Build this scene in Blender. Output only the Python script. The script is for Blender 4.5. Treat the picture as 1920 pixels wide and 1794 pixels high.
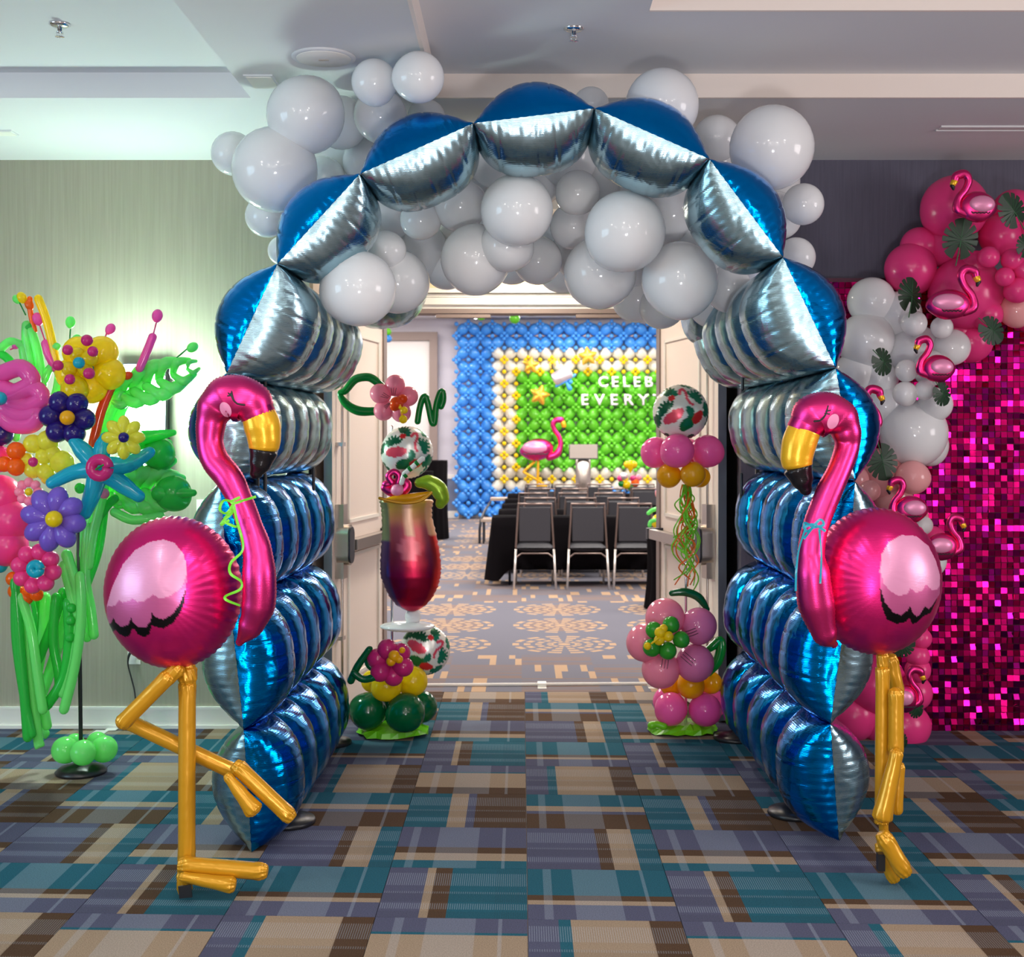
import bpy, bmesh, math, random
from mathutils import Vector, Matrix, Quaternion
from mathutils.bvhtree import BVHTree
random.seed(7)
PI = math.pi
for o in list(bpy.data.objects): bpy.data.objects.remove(o)
C = bpy.context.scene.collection
# ------------------------------------------------------------------ camera, world, lights, exposure
F, CX, HY, CH = 2400.0, 978.0, 820.0, 1.6          # focal in px, vanishing point x, horizon y, camera height
cd = bpy.data.cameras.new('camera'); cam = bpy.data.objects.new('camera', cd); C.objects.link(cam)
cam.location = (0, 0, CH); cam.rotation_euler = (PI/2, 0, 0)
cd.sensor_width = 36; cd.lens = 36*F/1920; cd.sensor_fit = 'HORIZONTAL'
cd.shift_x = (960-CX)/1920; cd.shift_y = -(897-HY)/1920
cd.dof.use_dof = True; cd.dof.focus_distance = 5.0; cd.dof.aperture_fstop = 5.0
bpy.context.scene.camera = cam
S = bpy.context.scene
S.view_settings.view_transform = 'Standard'; S.view_settings.look = 'None'
S.view_settings.gamma = 1; S.view_settings.use_curve_mapping = False
S.view_settings.exposure = 0.12
w = bpy.data.worlds.new('world'); S.world = w; w.use_nodes = True
w.node_tree.nodes['Background'].inputs[0].default_value = (.8, .87, 1, 1)
w.node_tree.nodes['Background'].inputs[1].default_value = .15
def area(name, loc, rot, size, power, col, sy=None, disk=False):
    l = bpy.data.lights.new(name, 'AREA'); l.energy = power; l.color = col; l.size = size
    l.shape = 'DISK' if disk else 'RECTANGLE'
    if not disk: l.size_y = sy or size
    o = bpy.data.objects.new(name, l); o.location = loc; o.rotation_euler = rot; C.objects.link(o); return o
HALLC = (1, .93, .86)
for x in (-3.4, -1.15, 0, 1.15, 3.4):
    for y in (-3.2, -.6):
        area('hall_downlight', (x, y, 3.2), (0, 0, 0), .22, 24, HALLC, disk=True)
for x in (-2.3, 0, 2.3):
    area('hall_downlight', (x, 2.3, 3.2), (0, 0, 0), .2, 24, HALLC, disk=True)
area('left_cool_fill', (-6.8, 1.2, 1.7), (0, -PI/2, 0), 2.2, 160, (.5, .80, 1), 3.5)  # cool fill added off frame at left to tint the ceiling blue
area('right_fill', (6.8, 2.2, 1.9), (0, PI/2, 0), 2.0, 140, (1, .92, .92), 2.5)  # fill added off frame to brighten the garland and right wall
for x in (-5.6, -1.9, 1.9, 5.6):
    area('rear_spot', (x, -5.5, 2.95), (PI*.35, 0, 0), .16, 26, HALLC, disk=True)
area('hall_fill', (0, -6.5, 2.0), (PI/2, 0, 0), 6.0, 70, (1, .95, .92), 1.6)  # broad unseen fill light behind the camera, facing the arch
area('floor_uplight', (.3, -.6, .5), (PI*.80, 0, 0), .5, 72, (.95, .95, 1), .5)
area('banquet_wall_fill', (1.5, 19.5, 4.0), (PI*.33, 0, 0), 5.0, 110, (1, .96, .92), .5)  # added fill aimed at the balloon wall to brighten it
for y in (11.5, 15.5, 20, 24):
    for x in (-2.5, 1.2, 4.8):
        area('banquet_ceiling_light', (x, y, 4.05), (0, 0, 0), 1.5, 140, (1, .93, .87))
area('recess_downlight', (0, 7.75, 2.84), (0, 0, 0), .35, 20, (1, .88, .72), disk=True)

# ------------------------------------------------------------------ helpers
def P(x, y, d): return Vector(((x-CX)*d/F, d, CH-(y-HY)*d/F))
def R(r, d): return r*d/F
MAT = {}
def nodes(name):
    m = bpy.data.materials.new(name); m.use_nodes = True; MAT[name] = m
    nt = m.node_tree; return m, nt, nt.nodes['Principled BSDF']
def principled(name, col, rough=.5, metal=0, spec=.5, coat=0, noise=None, bump=None, emit=None):
    m, nt, b = nodes(name)
    b.inputs['Base Color'].default_value = (*col, 1); b.inputs['Roughness'].default_value = rough
    b.inputs['Metallic'].default_value = metal; b.inputs['Specular IOR Level'].default_value = spec
    b.inputs['Coat Weight'].default_value = coat
    if emit: b.inputs['Emission Color'].default_value = (*emit[0], 1); b.inputs['Emission Strength'].default_value = emit[1]
    tc = None
    if noise:   # (scale xyz, amount)
        tc = nt.nodes.new('ShaderNodeTexCoord'); mp = nt.nodes.new('ShaderNodeMapping'); nz = nt.nodes.new('ShaderNodeTexNoise')
        mp.inputs['Scale'].default_value = noise[0]; nt.links.new(tc.outputs['Object'], mp.inputs[0]); nt.links.new(mp.outputs[0], nz.inputs[0])
        nz.inputs['Scale'].default_value = 1; nz.inputs['Detail'].default_value = 4
        mx = nt.nodes.new('ShaderNodeMix'); mx.data_type = 'RGBA'
        k = noise[1]; mx.inputs[6].default_value = (*[c*(1-k) for c in col], 1); mx.inputs[7].default_value = (*[min(1, c*(1+k)) for c in col], 1)
        nt.links.new(nz.outputs[0], mx.inputs[0]); nt.links.new(mx.outputs[2], b.inputs['Base Color'])
        if bump:
            bp = nt.nodes.new('ShaderNodeBump'); bp.inputs['Strength'].default_value = bump; bp.inputs['Distance'].default_value = .004
            nt.links.new(nz.outputs[0], bp.inputs['Height']); nt.links.new(bp.outputs[0], b.inputs['Normal'])
    return m
def latex(name, col, trans=.3, rough=.11):
    m, nt, b = nodes(name)
    b.inputs['Base Color'].default_value = (*col, 1); b.inputs['Roughness'].default_value = rough
    b.inputs['Specular IOR Level'].default_value = .45
    t = nt.nodes.new('ShaderNodeBsdfTranslucent'); t.inputs[0].default_value = (*col, 1)
    mx = nt.nodes.new('ShaderNodeMixShader'); mx.inputs[0].default_value = trans
    out = nt.nodes['Material Output']
    nt.links.new(b.outputs[0], mx.inputs[1]); nt.links.new(t.outputs[0], mx.inputs[2]); nt.links.new(mx.outputs[0], out.inputs[0])
    return m
def foil(name, col, rough=.16, attr=False, metal=1.0, wr=.35, scale=(1, 1, 1), ridge=.25):
    m, nt, b = nodes(name)
    b.inputs['Base Color'].default_value = (*col, 1); b.inputs['Roughness'].default_value = rough; b.inputs['Metallic'].default_value = metal
    if attr:
        a = nt.nodes.new('ShaderNodeVertexColor'); a.layer_name = 'Col'; nt.links.new(a.outputs[0], b.inputs['Base Color'])
        sc_ = nt.nodes.new('ShaderNodeSeparateColor'); mr = nt.nodes.new('ShaderNodeMapRange'); nt.links.new(a.outputs[0], sc_.inputs[0]); nt.links.new(sc_.outputs[1], mr.inputs[0])
        mr.inputs[1].default_value = .05; mr.inputs[2].default_value = .2; mr.inputs[3].default_value = metal; mr.inputs[4].default_value = .25; nt.links.new(mr.outputs[0], b.inputs['Metallic'])
    tc = nt.nodes.new('ShaderNodeTexCoord'); mp = nt.nodes.new('ShaderNodeMapping'); mp.inputs['Scale'].default_value = scale
    nt.links.new(tc.outputs['Object'], mp.inputs[0])
    nz = nt.nodes.new('ShaderNodeTexNoise'); nz.inputs['Scale'].default_value = 9; nz.inputs['Detail'].default_value = 2; nz.inputs['Distortion'].default_value = .6
    nt.links.new(mp.outputs[0], nz.inputs[0])
    wv = nt.nodes.new('ShaderNodeTexWave'); wv.bands_direction = 'Z'; wv.inputs['Scale'].default_value = 60; wv.inputs['Distortion'].default_value = .8
    wv.inputs['Detail'].default_value = 1
    nt.links.new(mp.outputs[0], wv.inputs[0])
    b1 = nt.nodes.new('ShaderNodeBump'); b1.inputs['Strength'].default_value = wr; b1.inputs['Distance'].default_value = .02
    b2 = nt.nodes.new('ShaderNodeBump'); b2.inputs['Strength'].default_value = ridge; b2.inputs['Distance'].default_value = .0012
    nt.links.new(nz.outputs[0], b1.inputs['Height']); nt.links.new(wv.outputs[1], b2.inputs['Height'])
    nt.links.new(b1.outputs[0], b2.inputs['Normal']); nt.links.new(b2.outputs[0], b.inputs['Normal'])
    return m
def attrmat(name, rough=.3, metal=0.0, spec=.5):
    m, nt, b = nodes(name); b.inputs['Roughness'].default_value = rough; b.inputs['Metallic'].default_value = metal
    a = nt.nodes.new('ShaderNodeVertexColor'); a.layer_name = 'Col'; nt.links.new(a.outputs[0], b.inputs['Base Color']); return m

def absloc(o):
    v = Vector((0, 0, 0))
    while o is not None: v += Vector(o.location); o = o.parent
    return v
def link(name, me, parent=None, loc=(0, 0, 0), rot=None, scale=None, local=False):
    o = bpy.data.objects.new(name, me); C.objects.link(o)
    if parent is not None:
        o.parent = parent
        if not local: loc = Vector(loc)-absloc(parent)
    o.location = loc
    if rot is not None:
        if isinstance(rot, Quaternion): o.rotation_mode = 'QUATERNION'; o.rotation_quaternion = rot
        else: o.rotation_euler = rot
    if scale is not None: o.scale = (scale,)*3 if isinstance(scale, (int, float)) else scale
    return o
def thing(name, label, cat, loc=(0, 0, 0), group=None, rotz=0):
    o = link(name, None, None, loc); o.rotation_euler = (0, 0, rotz)
    o['label'] = label; o['category'] = cat; o['kind'] = 'thing'
    if group: o['group'] = group
    return o
def tag(o, label, cat, group=None):
    o['label'] = label; o['category'] = cat; o['kind'] = 'thing'
    if group: o['group'] = group
    return o
def struct(o): o['kind'] = 'structure'; return o
def mesh(name, verts, faces, mats, smooth=True, mi=None, col=None):
    me = bpy.data.meshes.new(name); me.from_pydata([tuple(v) for v in verts], [], faces); me.update()
    if not isinstance(mats, (list, tuple)): mats = [mats]
    for m in mats: me.materials.append(MAT[m] if isinstance(m, str) else m)
    if smooth: me.polygons.foreach_set('use_smooth', [True]*len(me.polygons))
    if mi: me.polygons.foreach_set('material_index', mi)
    if col:
        a = me.color_attributes.new('Col', 'FLOAT_COLOR', 'POINT')
        a.data.foreach_set('color', [c for q in col for c in (*q, 1)])
    return me
class MB:
    def __init__(s): s.v = []; s.f = []; s.m = []
    def box(s, a, b, m=0, rot=None, c=None, taper=None):
        x0, y0, z0 = a; x1, y1, z1 = b; n = len(s.v)
        vs = [Vector(p) for p in ((x0, y0, z0), (x1, y0, z0), (x1, y1, z0), (x0, y1, z0), (x0, y0, z1), (x1, y0, z1), (x1, y1, z1), (x0, y1, z1))]
        if rot is not None:
            cc = Vector(c) if c is not None else (Vector(a)+Vector(b))/2
            vs = [rot @ (v-cc)+cc for v in vs]
        s.v += vs
        for f in ((0, 3, 2, 1), (4, 5, 6, 7), (0, 1, 5, 4), (1, 2, 6, 5), (2, 3, 7, 6), (3, 0, 4, 7)):
            s.f.append([n+i for i in f]); s.m.append(m)
        return s
    def tube(s, pts, rad, seg=12, m=0, cap=True, smooth=0, flat=None):
        pts = [Vector(p) for p in pts]
        if not isinstance(rad, (list, tuple)): rad = [rad]*len(pts)
        if smooth: pts, rad = spline(pts, rad, smooth)
        rad = list(rad)
        if cap:   # rounded ends
            for end in (0, 1):
                p, q, r = (pts[0], pts[1], rad[0]) if end == 0 else (pts[-1], pts[-2], rad[-1])
                dr = (p-q).normalized()
                add = [(p+dr*r*math.sin(t)*cap, max(r*math.cos(t), 1e-5)) for t in (.5, 1.0, 1.35, 1.5708)]
                if end == 0:
                    pts = [a for a, _ in reversed(add)]+pts; rad = [b for _, b in reversed(add)]+rad
                else:
                    pts += [a for a, _ in add]; rad += [b for _, b in add]
        n0 = len(s.v); t0 = (pts[1]-pts[0]).normalized()
        up = Vector((0, 1, 0)) if abs(t0.y) < .9 else Vector((1, 0, 0))
        nrm = (up-t0*up.dot(t0)).normalized()
        for i, p in enumerate(pts):
            t = (pts[min(i+1, len(pts)-1)]-pts[max(i-1, 0)]).normalized()
            nrm = (nrm-t*nrm.dot(t)).normalized(); bn = t.cross(nrm)
            for k in range(seg):
                a = 2*PI*k/seg
                s.v.append(p+(nrm*math.cos(a)*(flat or 1)+bn*math.sin(a))*rad[i])
        for i in range(len(pts)-1):
            for k in range(seg):
                a = n0+i*seg+k; b = n0+i*seg+(k+1) % seg
                s.f.append([a, b, b+seg, a+seg]); s.m.append(m)
        s.f.append([n0+k for k in range(seg)][::-1]); s.m.append(m)
        n1 = n0+(len(pts)-1)*seg; s.f.append([n1+k for k in range(seg)]); s.m.append(m)
        return s
    def sphere(s, c, r, seg=16, rings=10, m=0):
        c = Vector(c); r = (r,)*3 if isinstance(r, (int, float)) else r; n0 = len(s.v)
        for i in range(1, rings):
            th = PI*i/rings
            for k in range(seg):
                a = 2*PI*k/seg
                s.v.append(c+Vector((r[0]*math.sin(th)*math.cos(a), r[1]*math.sin(th)*math.sin(a), r[2]*math.cos(th))))
        s.v.append(c+Vector((0, 0, r[2]))); s.v.append(c-Vector((0, 0, r[2]))); T, B = len(s.v)-2, len(s.v)-1
        for i in range(rings-2):
            for k in range(seg):
                a = n0+i*seg+k; b = n0+i*seg+(k+1) % seg
                s.f.append([a, a+seg, b+seg, b]); s.m.append(m)
        for k in range(seg):
            s.f.append([T, n0+k, n0+(k+1) % seg]); s.m.append(m)
            e = n0+(rings-2)*seg; s.f.append([B, e+(k+1) % seg, e+k]); s.m.append(m)
        return s
    def lathe(s, prof, c=(0, 0, 0), seg=24, m=0, sx=1, sy=1):
        n0 = len(s.v); c = Vector(c)
        for (r, z) in prof:
            for k in range(seg):
                a = 2*PI*k/seg; s.v.append(c+Vector((r*sx*math.cos(a), r*sy*math.sin(a), z)))
        for i in range(len(prof)-1):
            for k in range(seg):
                a = n0+i*seg+k; b = n0+i*seg+(k+1) % seg; s.f.append([a, b, b+seg, a+seg]); s.m.append(m)
        s.f.append([n0+k for k in range(seg)][::-1]); s.m.append(m)
        n1 = n0+(len(prof)-1)*seg; s.f.append([n1+k for k in range(seg)]); s.m.append(m)
        return s
    def prism(s, poly, y0, y1, m=0):      # poly of (x,z), extruded along y
        n = len(poly); n0 = len(s.v)
        for y in (y0, y1):
            for (x, z) in poly: s.v.append(Vector((x, y, z)))
        s.f.append([n0+i for i in range(n)]); s.m.append(m)
        s.f.append([n0+n+i for i in range(n)][::-1]); s.m.append(m)
        for i in range(n):
            j = (i+1) % n; s.f.append([n0+j, n0+i, n0+n+i, n0+n+j]); s.m.append(m)
        return s
    def build(s, name, mats, parent=None, loc=None, smooth=False, local=False, col=None, rot=None):
        """verts are in world space (local=False): they are moved to sit about loc"""
        if loc is None:
            loc = sum((Vector(v) for v in s.v), Vector())/len(s.v) if not local else Vector((0, 0, 0))
        loc = Vector(loc)
        vs = [v-loc for v in s.v] if not local else s.v
        me = mesh(name, vs, s.f, mats, smooth, s.m, [col(v) for v in s.v] if col else None)
        return link(name, me, parent, loc, rot, local=local)
def spline(pts, rad, k):
    P2, R2 = [], []; n = len(pts)
    for i in range(n-1):
        p0, p1, p2, p3 = pts[max(i-1, 0)], pts[i], pts[i+1], pts[min(i+2, n-1)]
        for j in range(k):
            t = j/k
            P2.append(.5*((2*p1)+(p2-p0)*t+(2*p0-5*p1+4*p2-p3)*t*t+(3*p1-p0-3*p2+p3)*t**3))
            t2 = t*t*(3-2*t); R2.append(rad[i]*(1-t2)+rad[i+1]*t2)
    P2.append(pts[-1]); R2.append(rad[-1]); return P2, R2
_mc = {}
def ball_mesh(mat, kind='ball', lod=1):
    k = (mat, kind, lod)
    if k not in _mc:
        b = MB(); seg, rg = ((32, 20), (20, 12), (10, 7))[lod]
        b.sphere((0, 0, 0), 1, seg, rg)
        for i, v in enumerate(b.v):
            if kind == 'ball':      # slight narrowing to the neck (down -z)
                if v.z < 0: q = 1-.10*(-v.z)**2; b.v[i] = Vector((v.x*q, v.y*q, v.z*1.06))
            elif kind == 'petal':   # teardrop, neck at -z
                q = 1 if v.z > 0 else (1-.55*(-v.z)**1.3); b.v[i] = Vector((v.x*q, v.y*q, v.z*(1 if v.z > 0 else 1.1)))
        _mc[k] = mesh(kind, b.v, b.f, mat)
    return _mc[k]
def zrot(dirv): return Vector((0, 0, 1)).rotation_difference(Vector(dirv).normalized())
def ball(parent, x, y, r, d, mat, name='balloon', axis=None, lod=0, squash=1):
    ax = axis or Vector((random.uniform(-1, 1), random.uniform(-.8, .3), random.uniform(-.3, 1)))
    q = zrot(ax)
    rr = R(r, d)
    return link(name, ball_mesh(mat, 'ball', lod), parent, P(x, y, d), q, (rr, rr, rr*squash))
def petal(parent, c, tip, wid, mat, name='petal', lod=1):
    c = Vector(c); tip = Vector(tip); L = (tip-c).length
    return link(name, ball_mesh(mat, 'petal', lod), parent, (c+tip)/2, zrot(tip-c), (wid, wid, L/2))
def tubeo(name, pxs, rpx, d, mat, parent, seg=12, smooth=5, cap=1, flat=None):
    pts = [P(p[0], p[1], p[2] if len(p) > 2 else d) for p in pxs]
    rad = [R(r, d) for r in (rpx if isinstance(rpx, (list, tuple)) else [rpx]*len(pts))]
    return MB().tube(pts, rad, seg, 0, cap, smooth if len(pts) > 2 else 0, flat).build(name, mat, parent, smooth=True)
def inpoly(x, y, poly):
    c = False; j = len(poly)-1
    for i in range(len(poly)):
        xi, yi = poly[i]; xj, yj = poly[j]
        if (yi > y) != (yj > y) and x < (xj-xi)*(y-yi)/(yj-yi)+xi: c = not c
        j = i
    return c
def topx(v): return (CX+v.x*F/v.y, HY-(v.z-CH)*F/v.y)
def srgb(r, g, b): return tuple(((c/255)/12.92 if c/255 <= .04045 else ((c/255+.055)/1.055)**2.4) for c in (r, g, b))

# ------------------------------------------------------------------ materials
principled('wallpaper_beige', srgb(158, 153, 136), .85, noise=((90, 90, 2.5), .16), bump=.25)
principled('wallpaper_slate', srgb(94, 92, 108), .85, noise=((110, 110, 5), .22), bump=.25)
principled('white_paint', srgb(236, 232, 224), .5)
principled('ceiling_paint', srgb(222, 222, 224), .8, noise=((.6, .6, .6), .02))
principled('cream_paint', srgb(242, 228, 218), .42)
principled('warm_lit_paint', srgb(244, 218, 178), .6)  # tint carries the orange light on the wall above the doors
principled('door_edge_metal', srgb(120, 130, 142), .4, .7)
principled('steel', srgb(190, 180, 170), .3, 1)
principled('chrome', (.85, .85, .85), .12, 1)
principled('dark_plastic', srgb(38, 42, 52), .35)
principled('black', (.012, .012, .014), .35)
principled('black_cloth', (.006, .005, .006), .9, spec=.05)
principled('chair_vinyl', srgb(52, 52, 58), .6, noise=((160, 160, 160), .2))
principled('chair_frame', srgb(150, 132, 124), .3, .8)  # brown tone of the upper chair tubes holds a warm reflection
principled('chair_leg', srgb(235, 228, 220), .25, .6)
principled('far_wall', srgb(208, 203, 212), .8)
principled('wainscot_blue', srgb(112, 120, 144), .8)
principled('taupe', srgb(134, 118, 112), .6)
principled('panel_grey', srgb(214, 208, 206), .7)
principled('tan', srgb(178, 160, 145), .6)
principled('screen_grey', srgb(160, 150, 142), .4)
principled('tape_white', srgb(235, 232, 226), .6)
latex('white_latex', srgb(243, 244, 245), .2)
latex('hot_pink', srgb(255, 108, 186), .25)
latex('rose_pink', srgb(246, 66, 142), .2, .24)
latex('magenta_latex', srgb(214, 46, 124), .2)
latex('blush', srgb(246, 178, 180), .25)
latex('light_pink', srgb(255, 148, 176), .2)
latex('mauve_pink', srgb(226, 126, 176), .2)
latex('yellow_latex', srgb(250, 220, 20), .3)
latex('pale_yellow', srgb(232, 225, 70), .3)
latex('gold_latex', srgb(246, 180, 10), .2)
latex('orange_latex', srgb(250, 110, 20), .25)
latex('red_orange', srgb(236, 78, 20), .25)
latex('lime', srgb(130, 244, 130), .35)
latex('lime_dark', srgb(60, 212, 84), .4)
latex('leaf_green', srgb(10, 130, 50), .12)
latex('dark_green', srgb(4, 92, 50), .08)
latex('mid_green', srgb(60, 165, 50), .2)
latex('teal_latex', srgb(30, 178, 205), .25)
foil('lime_foil', srgb(150, 190, 40), .25, metal=.35, wr=.15, ridge=0)
latex('navy', srgb(38, 22, 110), .08)
latex('lavender', srgb(128, 96, 208), .2)
latex('orchid', srgb(240, 92, 180), .25)
latex('sky_blue', srgb(74, 156, 240), .12)
latex('apple_green', srgb(112, 212, 54), .15)
latex('cream_white', srgb(240, 236, 222), .2)
foil('foil_blue', srgb(0, 124, 204), .15, ridge=.14)
foil('foil_silver', srgb(152, 184, 196), .23, ridge=.14)
foil('foil_pink', srgb(236, 58, 136), .34, wr=.12, ridge=.12)
foil('foil_print', (1, 1, 1), .3, attr=True, metal=.85, wr=.12, ridge=.1)
foil('foil_gold', srgb(206, 148, 28), .26, metal=.3, wr=.2, ridge=0)
foil('foil_beak', srgb(238, 180, 34), .26, metal=.35, wr=.12, ridge=.1)
foil('foil_black', (.012, .01, .012), .2, metal=.3, wr=.2)
foil('foil_star', srgb(250, 196, 70), .2, metal=.6, wr=.1)
foil('foil_white', srgb(226, 216, 222), .25, metal=.7, wr=.15)
principled('wing_pink', srgb(236, 150, 190), .35, .3)
principled('lash_black', (.02, .015, .02), .5)
principled('cheek_pink', srgb(240, 150, 190), .4)
principled('ribbon_lime', srgb(120, 215, 50), .3)
principled('ribbon_orange', srgb(230, 110, 30), .3)
principled('ribbon_teal', srgb(20, 150, 175), .3)
principled('lime_foil_cloth', srgb(110, 200, 20), .35)
principled('leaf_monstera', srgb(20, 50, 30), .45, noise=((60, 60, 60), .3))
principled('leaf_vein', srgb(50, 100, 62), .5)
principled('bulb', (1, 1, 1), .3, emit=((1, .95, .88), 6))
principled('sconce_glow', (1, 1, 1), .5, emit=((.80, 1, .88), 30))
attrmat('print', .25, .25)
attrmat('latex_print', .25, 0)
# ------------------------------------------------------------------ carpet (each tile a part of the floor)
TEAL, PURP, BRWN, BEIG = srgb(34, 88, 104), srgb(80, 82, 104), srgb(80, 60, 44), srgb(150, 131, 110)
def carpet_mat():
    m, nt, b = nodes('carpet'); b.inputs['Roughness'].default_value = .95; b.inputs['Specular IOR Level'].default_value = .1
    N = nt.nodes.new; L = nt.links.new
    def M(op, a, b_=None, c=None):
        n = N('ShaderNodeMath'); n.operation = op
        for i, v in enumerate((a, b_, c)):
            if v is None: continue
            if isinstance(v, (int, float)): n.inputs[i].default_value = v
            else: L(v, n.inputs[i])
        return n.outputs[0]
    def band(x, lo, hi): return M('MULTIPLY', M('GREATER_THAN', x, lo), M('LESS_THAN', x, hi))
    vc = N('ShaderNodeVertexColor'); vc.layer_name = 'Col'
    uv = N('ShaderNodeTexCoord'); sp = N('ShaderNodeSeparateXYZ'); L(uv.outputs['UV'], sp.inputs[0]); U, V = sp.outputs[0], sp.outputs[1]
    oi = N('ShaderNodeObjectInfo'); rnd = M('MULTIPLY', oi.outputs['Random'], .06)
    # u<1 horizontal kind, u>=2 vertical kind
    isv = M('GREATER_THAN', U, 1.5); u = M('SUBTRACT', U, M('MULTIPLY', isv, 2)); ish = M('SUBTRACT', 1, isv)
    lite = M('ADD', band(M('ADD', u, rnd), .15, .21), M('ADD', band(M('ADD', u, rnd), .36, .68), M('MULTIPLY', band(u, .81, .835), 1.2)))
    lite = M('MULTIPLY', M('MULTIPLY', lite, ish), .14)
    dark = M('MULTIPLY', M('MULTIPLY', M('ADD', band(V, .30, .5), band(V, .0, .12)), isv), .12)
    wv = M('GREATER_THAN', M('FRACT', M('MULTIPLY', u, 66)), .55)
    rz = M('ADD', band(V, .62, .88), M('ADD', band(V, .46, .50), band(V, .16, .27)))
    rib = M('MULTIPLY', M('MULTIPLY', M('MULTIPLY', wv, rz), isv), .20)
    rib2 = M('MULTIPLY', M('MULTIPLY', wv, M('MULTIPLY', isv, band(u, .78, 1.1))), .12)
    amt = M('ADD', M('ADD', lite, rib), 0)
    mx = N('ShaderNodeMix'); mx.data_type = 'RGBA'; L(amt, mx.inputs[0]); L(vc.outputs[0], mx.inputs[6]); mx.inputs[7].default_value = (*srgb(186, 200, 214), 1)
    mxd = N('ShaderNodeMix'); mxd.data_type = 'RGBA'; L(M('ADD', dark, rib2), mxd.inputs[0]); L(mx.outputs[2], mxd.inputs[6]); mxd.inputs[7].default_value = (*srgb(40, 34, 34), 1)
    nz = N('ShaderNodeTexNoise'); nz.inputs['Scale'].default_value = 260; nz.inputs['Detail'].default_value = 3; g = N('ShaderNodeNewGeometry'); L(g.outputs['Position'], nz.inputs[0])
    mm = N('ShaderNodeMix'); mm.data_type = 'RGBA'; mm.blend_type = 'MULTIPLY'; mm.inputs[0].default_value = 1
    cr = N('ShaderNodeMapRange'); cr.inputs[1].default_value = .3; cr.inputs[2].default_value = .7; cr.inputs[3].default_value = .72; cr.inputs[4].default_value = 1.28; L(nz.outputs[0], cr.inputs[0])
    L(mxd.outputs[2], mm.inputs[6]); L(cr.outputs[0], mm.inputs[7]); L(mm.outputs[2], b.inputs['Base Color'])
    bp = N('ShaderNodeBump'); bp.inputs['Strength'].default_value = .5; bp.inputs['Distance'].default_value = .003; L(nz.outputs[0], bp.inputs['Height']); L(bp.outputs[0], b.inputs['Normal'])
carpet_mat()
floor = MB().box((-7, -8, -.12), (7, 8.05, -.008)).build('floor', 'taupe'); struct(floor)
TW, TH, SH = .508, .496, .036
BANDS = {
 'A0': ('v', [(0, .20, PURP), (.20, .28, TEAL), (.28, .79, BEIG), (.79, 1, BRWN)]),
 'A1': ('h', [(0, .546, TEAL), (.546, .646, BRWN), (.646, .728, BEIG), (.728, 1, PURP)]),
 'A2': ('v', [(0, .54, PURP), (.54, .64, BRWN), (.64, .83, BEIG), (.83, 1, TEAL)]),
 'A3': ('h', [(0, .364, TEAL), (.364, .514, BEIG), (.514, .594, PURP), (.594, 1, BRWN)]),
 'B0': ('h', [(0, .25, PURP), (.25, .29, TEAL), (.29, .79, BEIG), (.79, 1, BRWN)]),
 'B1': ('v', [(0, .28, PURP), (.28, .34, BEIG), (.34, .46, BRWN), (.46, 1, TEAL)]),
 'B2': ('h', [(0, .516, PURP), (.516, .658, BRWN), (.658, .83, BEIG), (.83, 1, TEAL)]),
 'B3': ('v', [(0, .35, TEAL), (.35, .50, BEIG), (.50, .57, PURP), (.57, 1, BRWN)])}
def tile_mesh(kind):
    o, bands = BANDS[kind]; b = MB(); col = []; uvs = []
    g = .0012
    for (a, c, q) in bands:
        if o == 'v': x0, x1, y0, y1 = a, c, 0, 1
        else: x0, x1, y0, y1 = 0, 1, 1-c, 1-a      # far -> near
        X0, X1, Y0, Y1 = [max(g, x0*TW), min(TW-g, x1*TW), max(g, y0*TH), min(TH-g, y1*TH)]
        n = len(b.v)
        for (x, y, z) in ((X0, Y0, 0), (X1, Y0, 0), (X1, Y1, 0), (X0, Y1, 0), (X0, Y0, -.007), (X1, Y0, -.007), (X1, Y1, -.007), (X0, Y1, -.007)):
            b.v.append(Vector((x, y-SH*x, z))); col.append(q); uvs.append((x/TW+(2 if o == 'v' else 0), y/TH))
        for f in ((0, 1, 2, 3), (4, 5, 1, 0), (5, 6, 2, 1), (6, 7, 3, 2), (7, 4, 0, 3)): b.f.append([n+i for i in f]); b.m.append(0)
    me = mesh('carpet_tile', b.v, b.f, 'carpet', False, None, col)
    ul = me.uv_layers.new(name='UVMap')
    for lp in me.loops: ul.data[lp.index].uv = uvs[lp.vertex_index]
    return me
TM = {k: tile_mesh(k) for k in BANDS}
for c in range(-7, 7):
    for r in range(-1, 9):
        k = ('A' if c % 2 == 0 else 'B')+str(r % 4)
        x0 = .02+c*TW; y0 = 3.757+r*TH
        if r == 8 and (x0 < -1.3 or x0 > 1.2): continue
        if y0-SH*x0 > 8.05: continue
        link('carpet_tile', TM[k], floor, (x0, y0-SH*x0, .0))
# ------------------------------------------------------------------ hall shell
WY = 7.06; HZ = 3.13
def sbox(name, a, b, m, rot=None): return struct(MB().box(a, b, rot=rot).build(name, m))
RX0, RX1 = -1.17, 1.21
wl = sbox('wall_left', (-7, WY, -.01), (RX0, WY+.12, HZ+.5), 'wallpaper_beige')
wr = sbox('wall_right', (RX1, WY, -.01), (7, WY+.12, HZ+.5), 'wallpaper_slate')
sbox('wall_west', (-7.12, -8, 0), (-7, WY+.1, 3.5), 'wallpaper_beige'); sbox('wall_east', (7, -8, 0), (7.12, WY+.1, 3.5), 'wallpaper_slate')
sbox('wall_behind', (-7, -8.12, 0), (7, -8, 3.5), 'wallpaper_beige')
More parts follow.
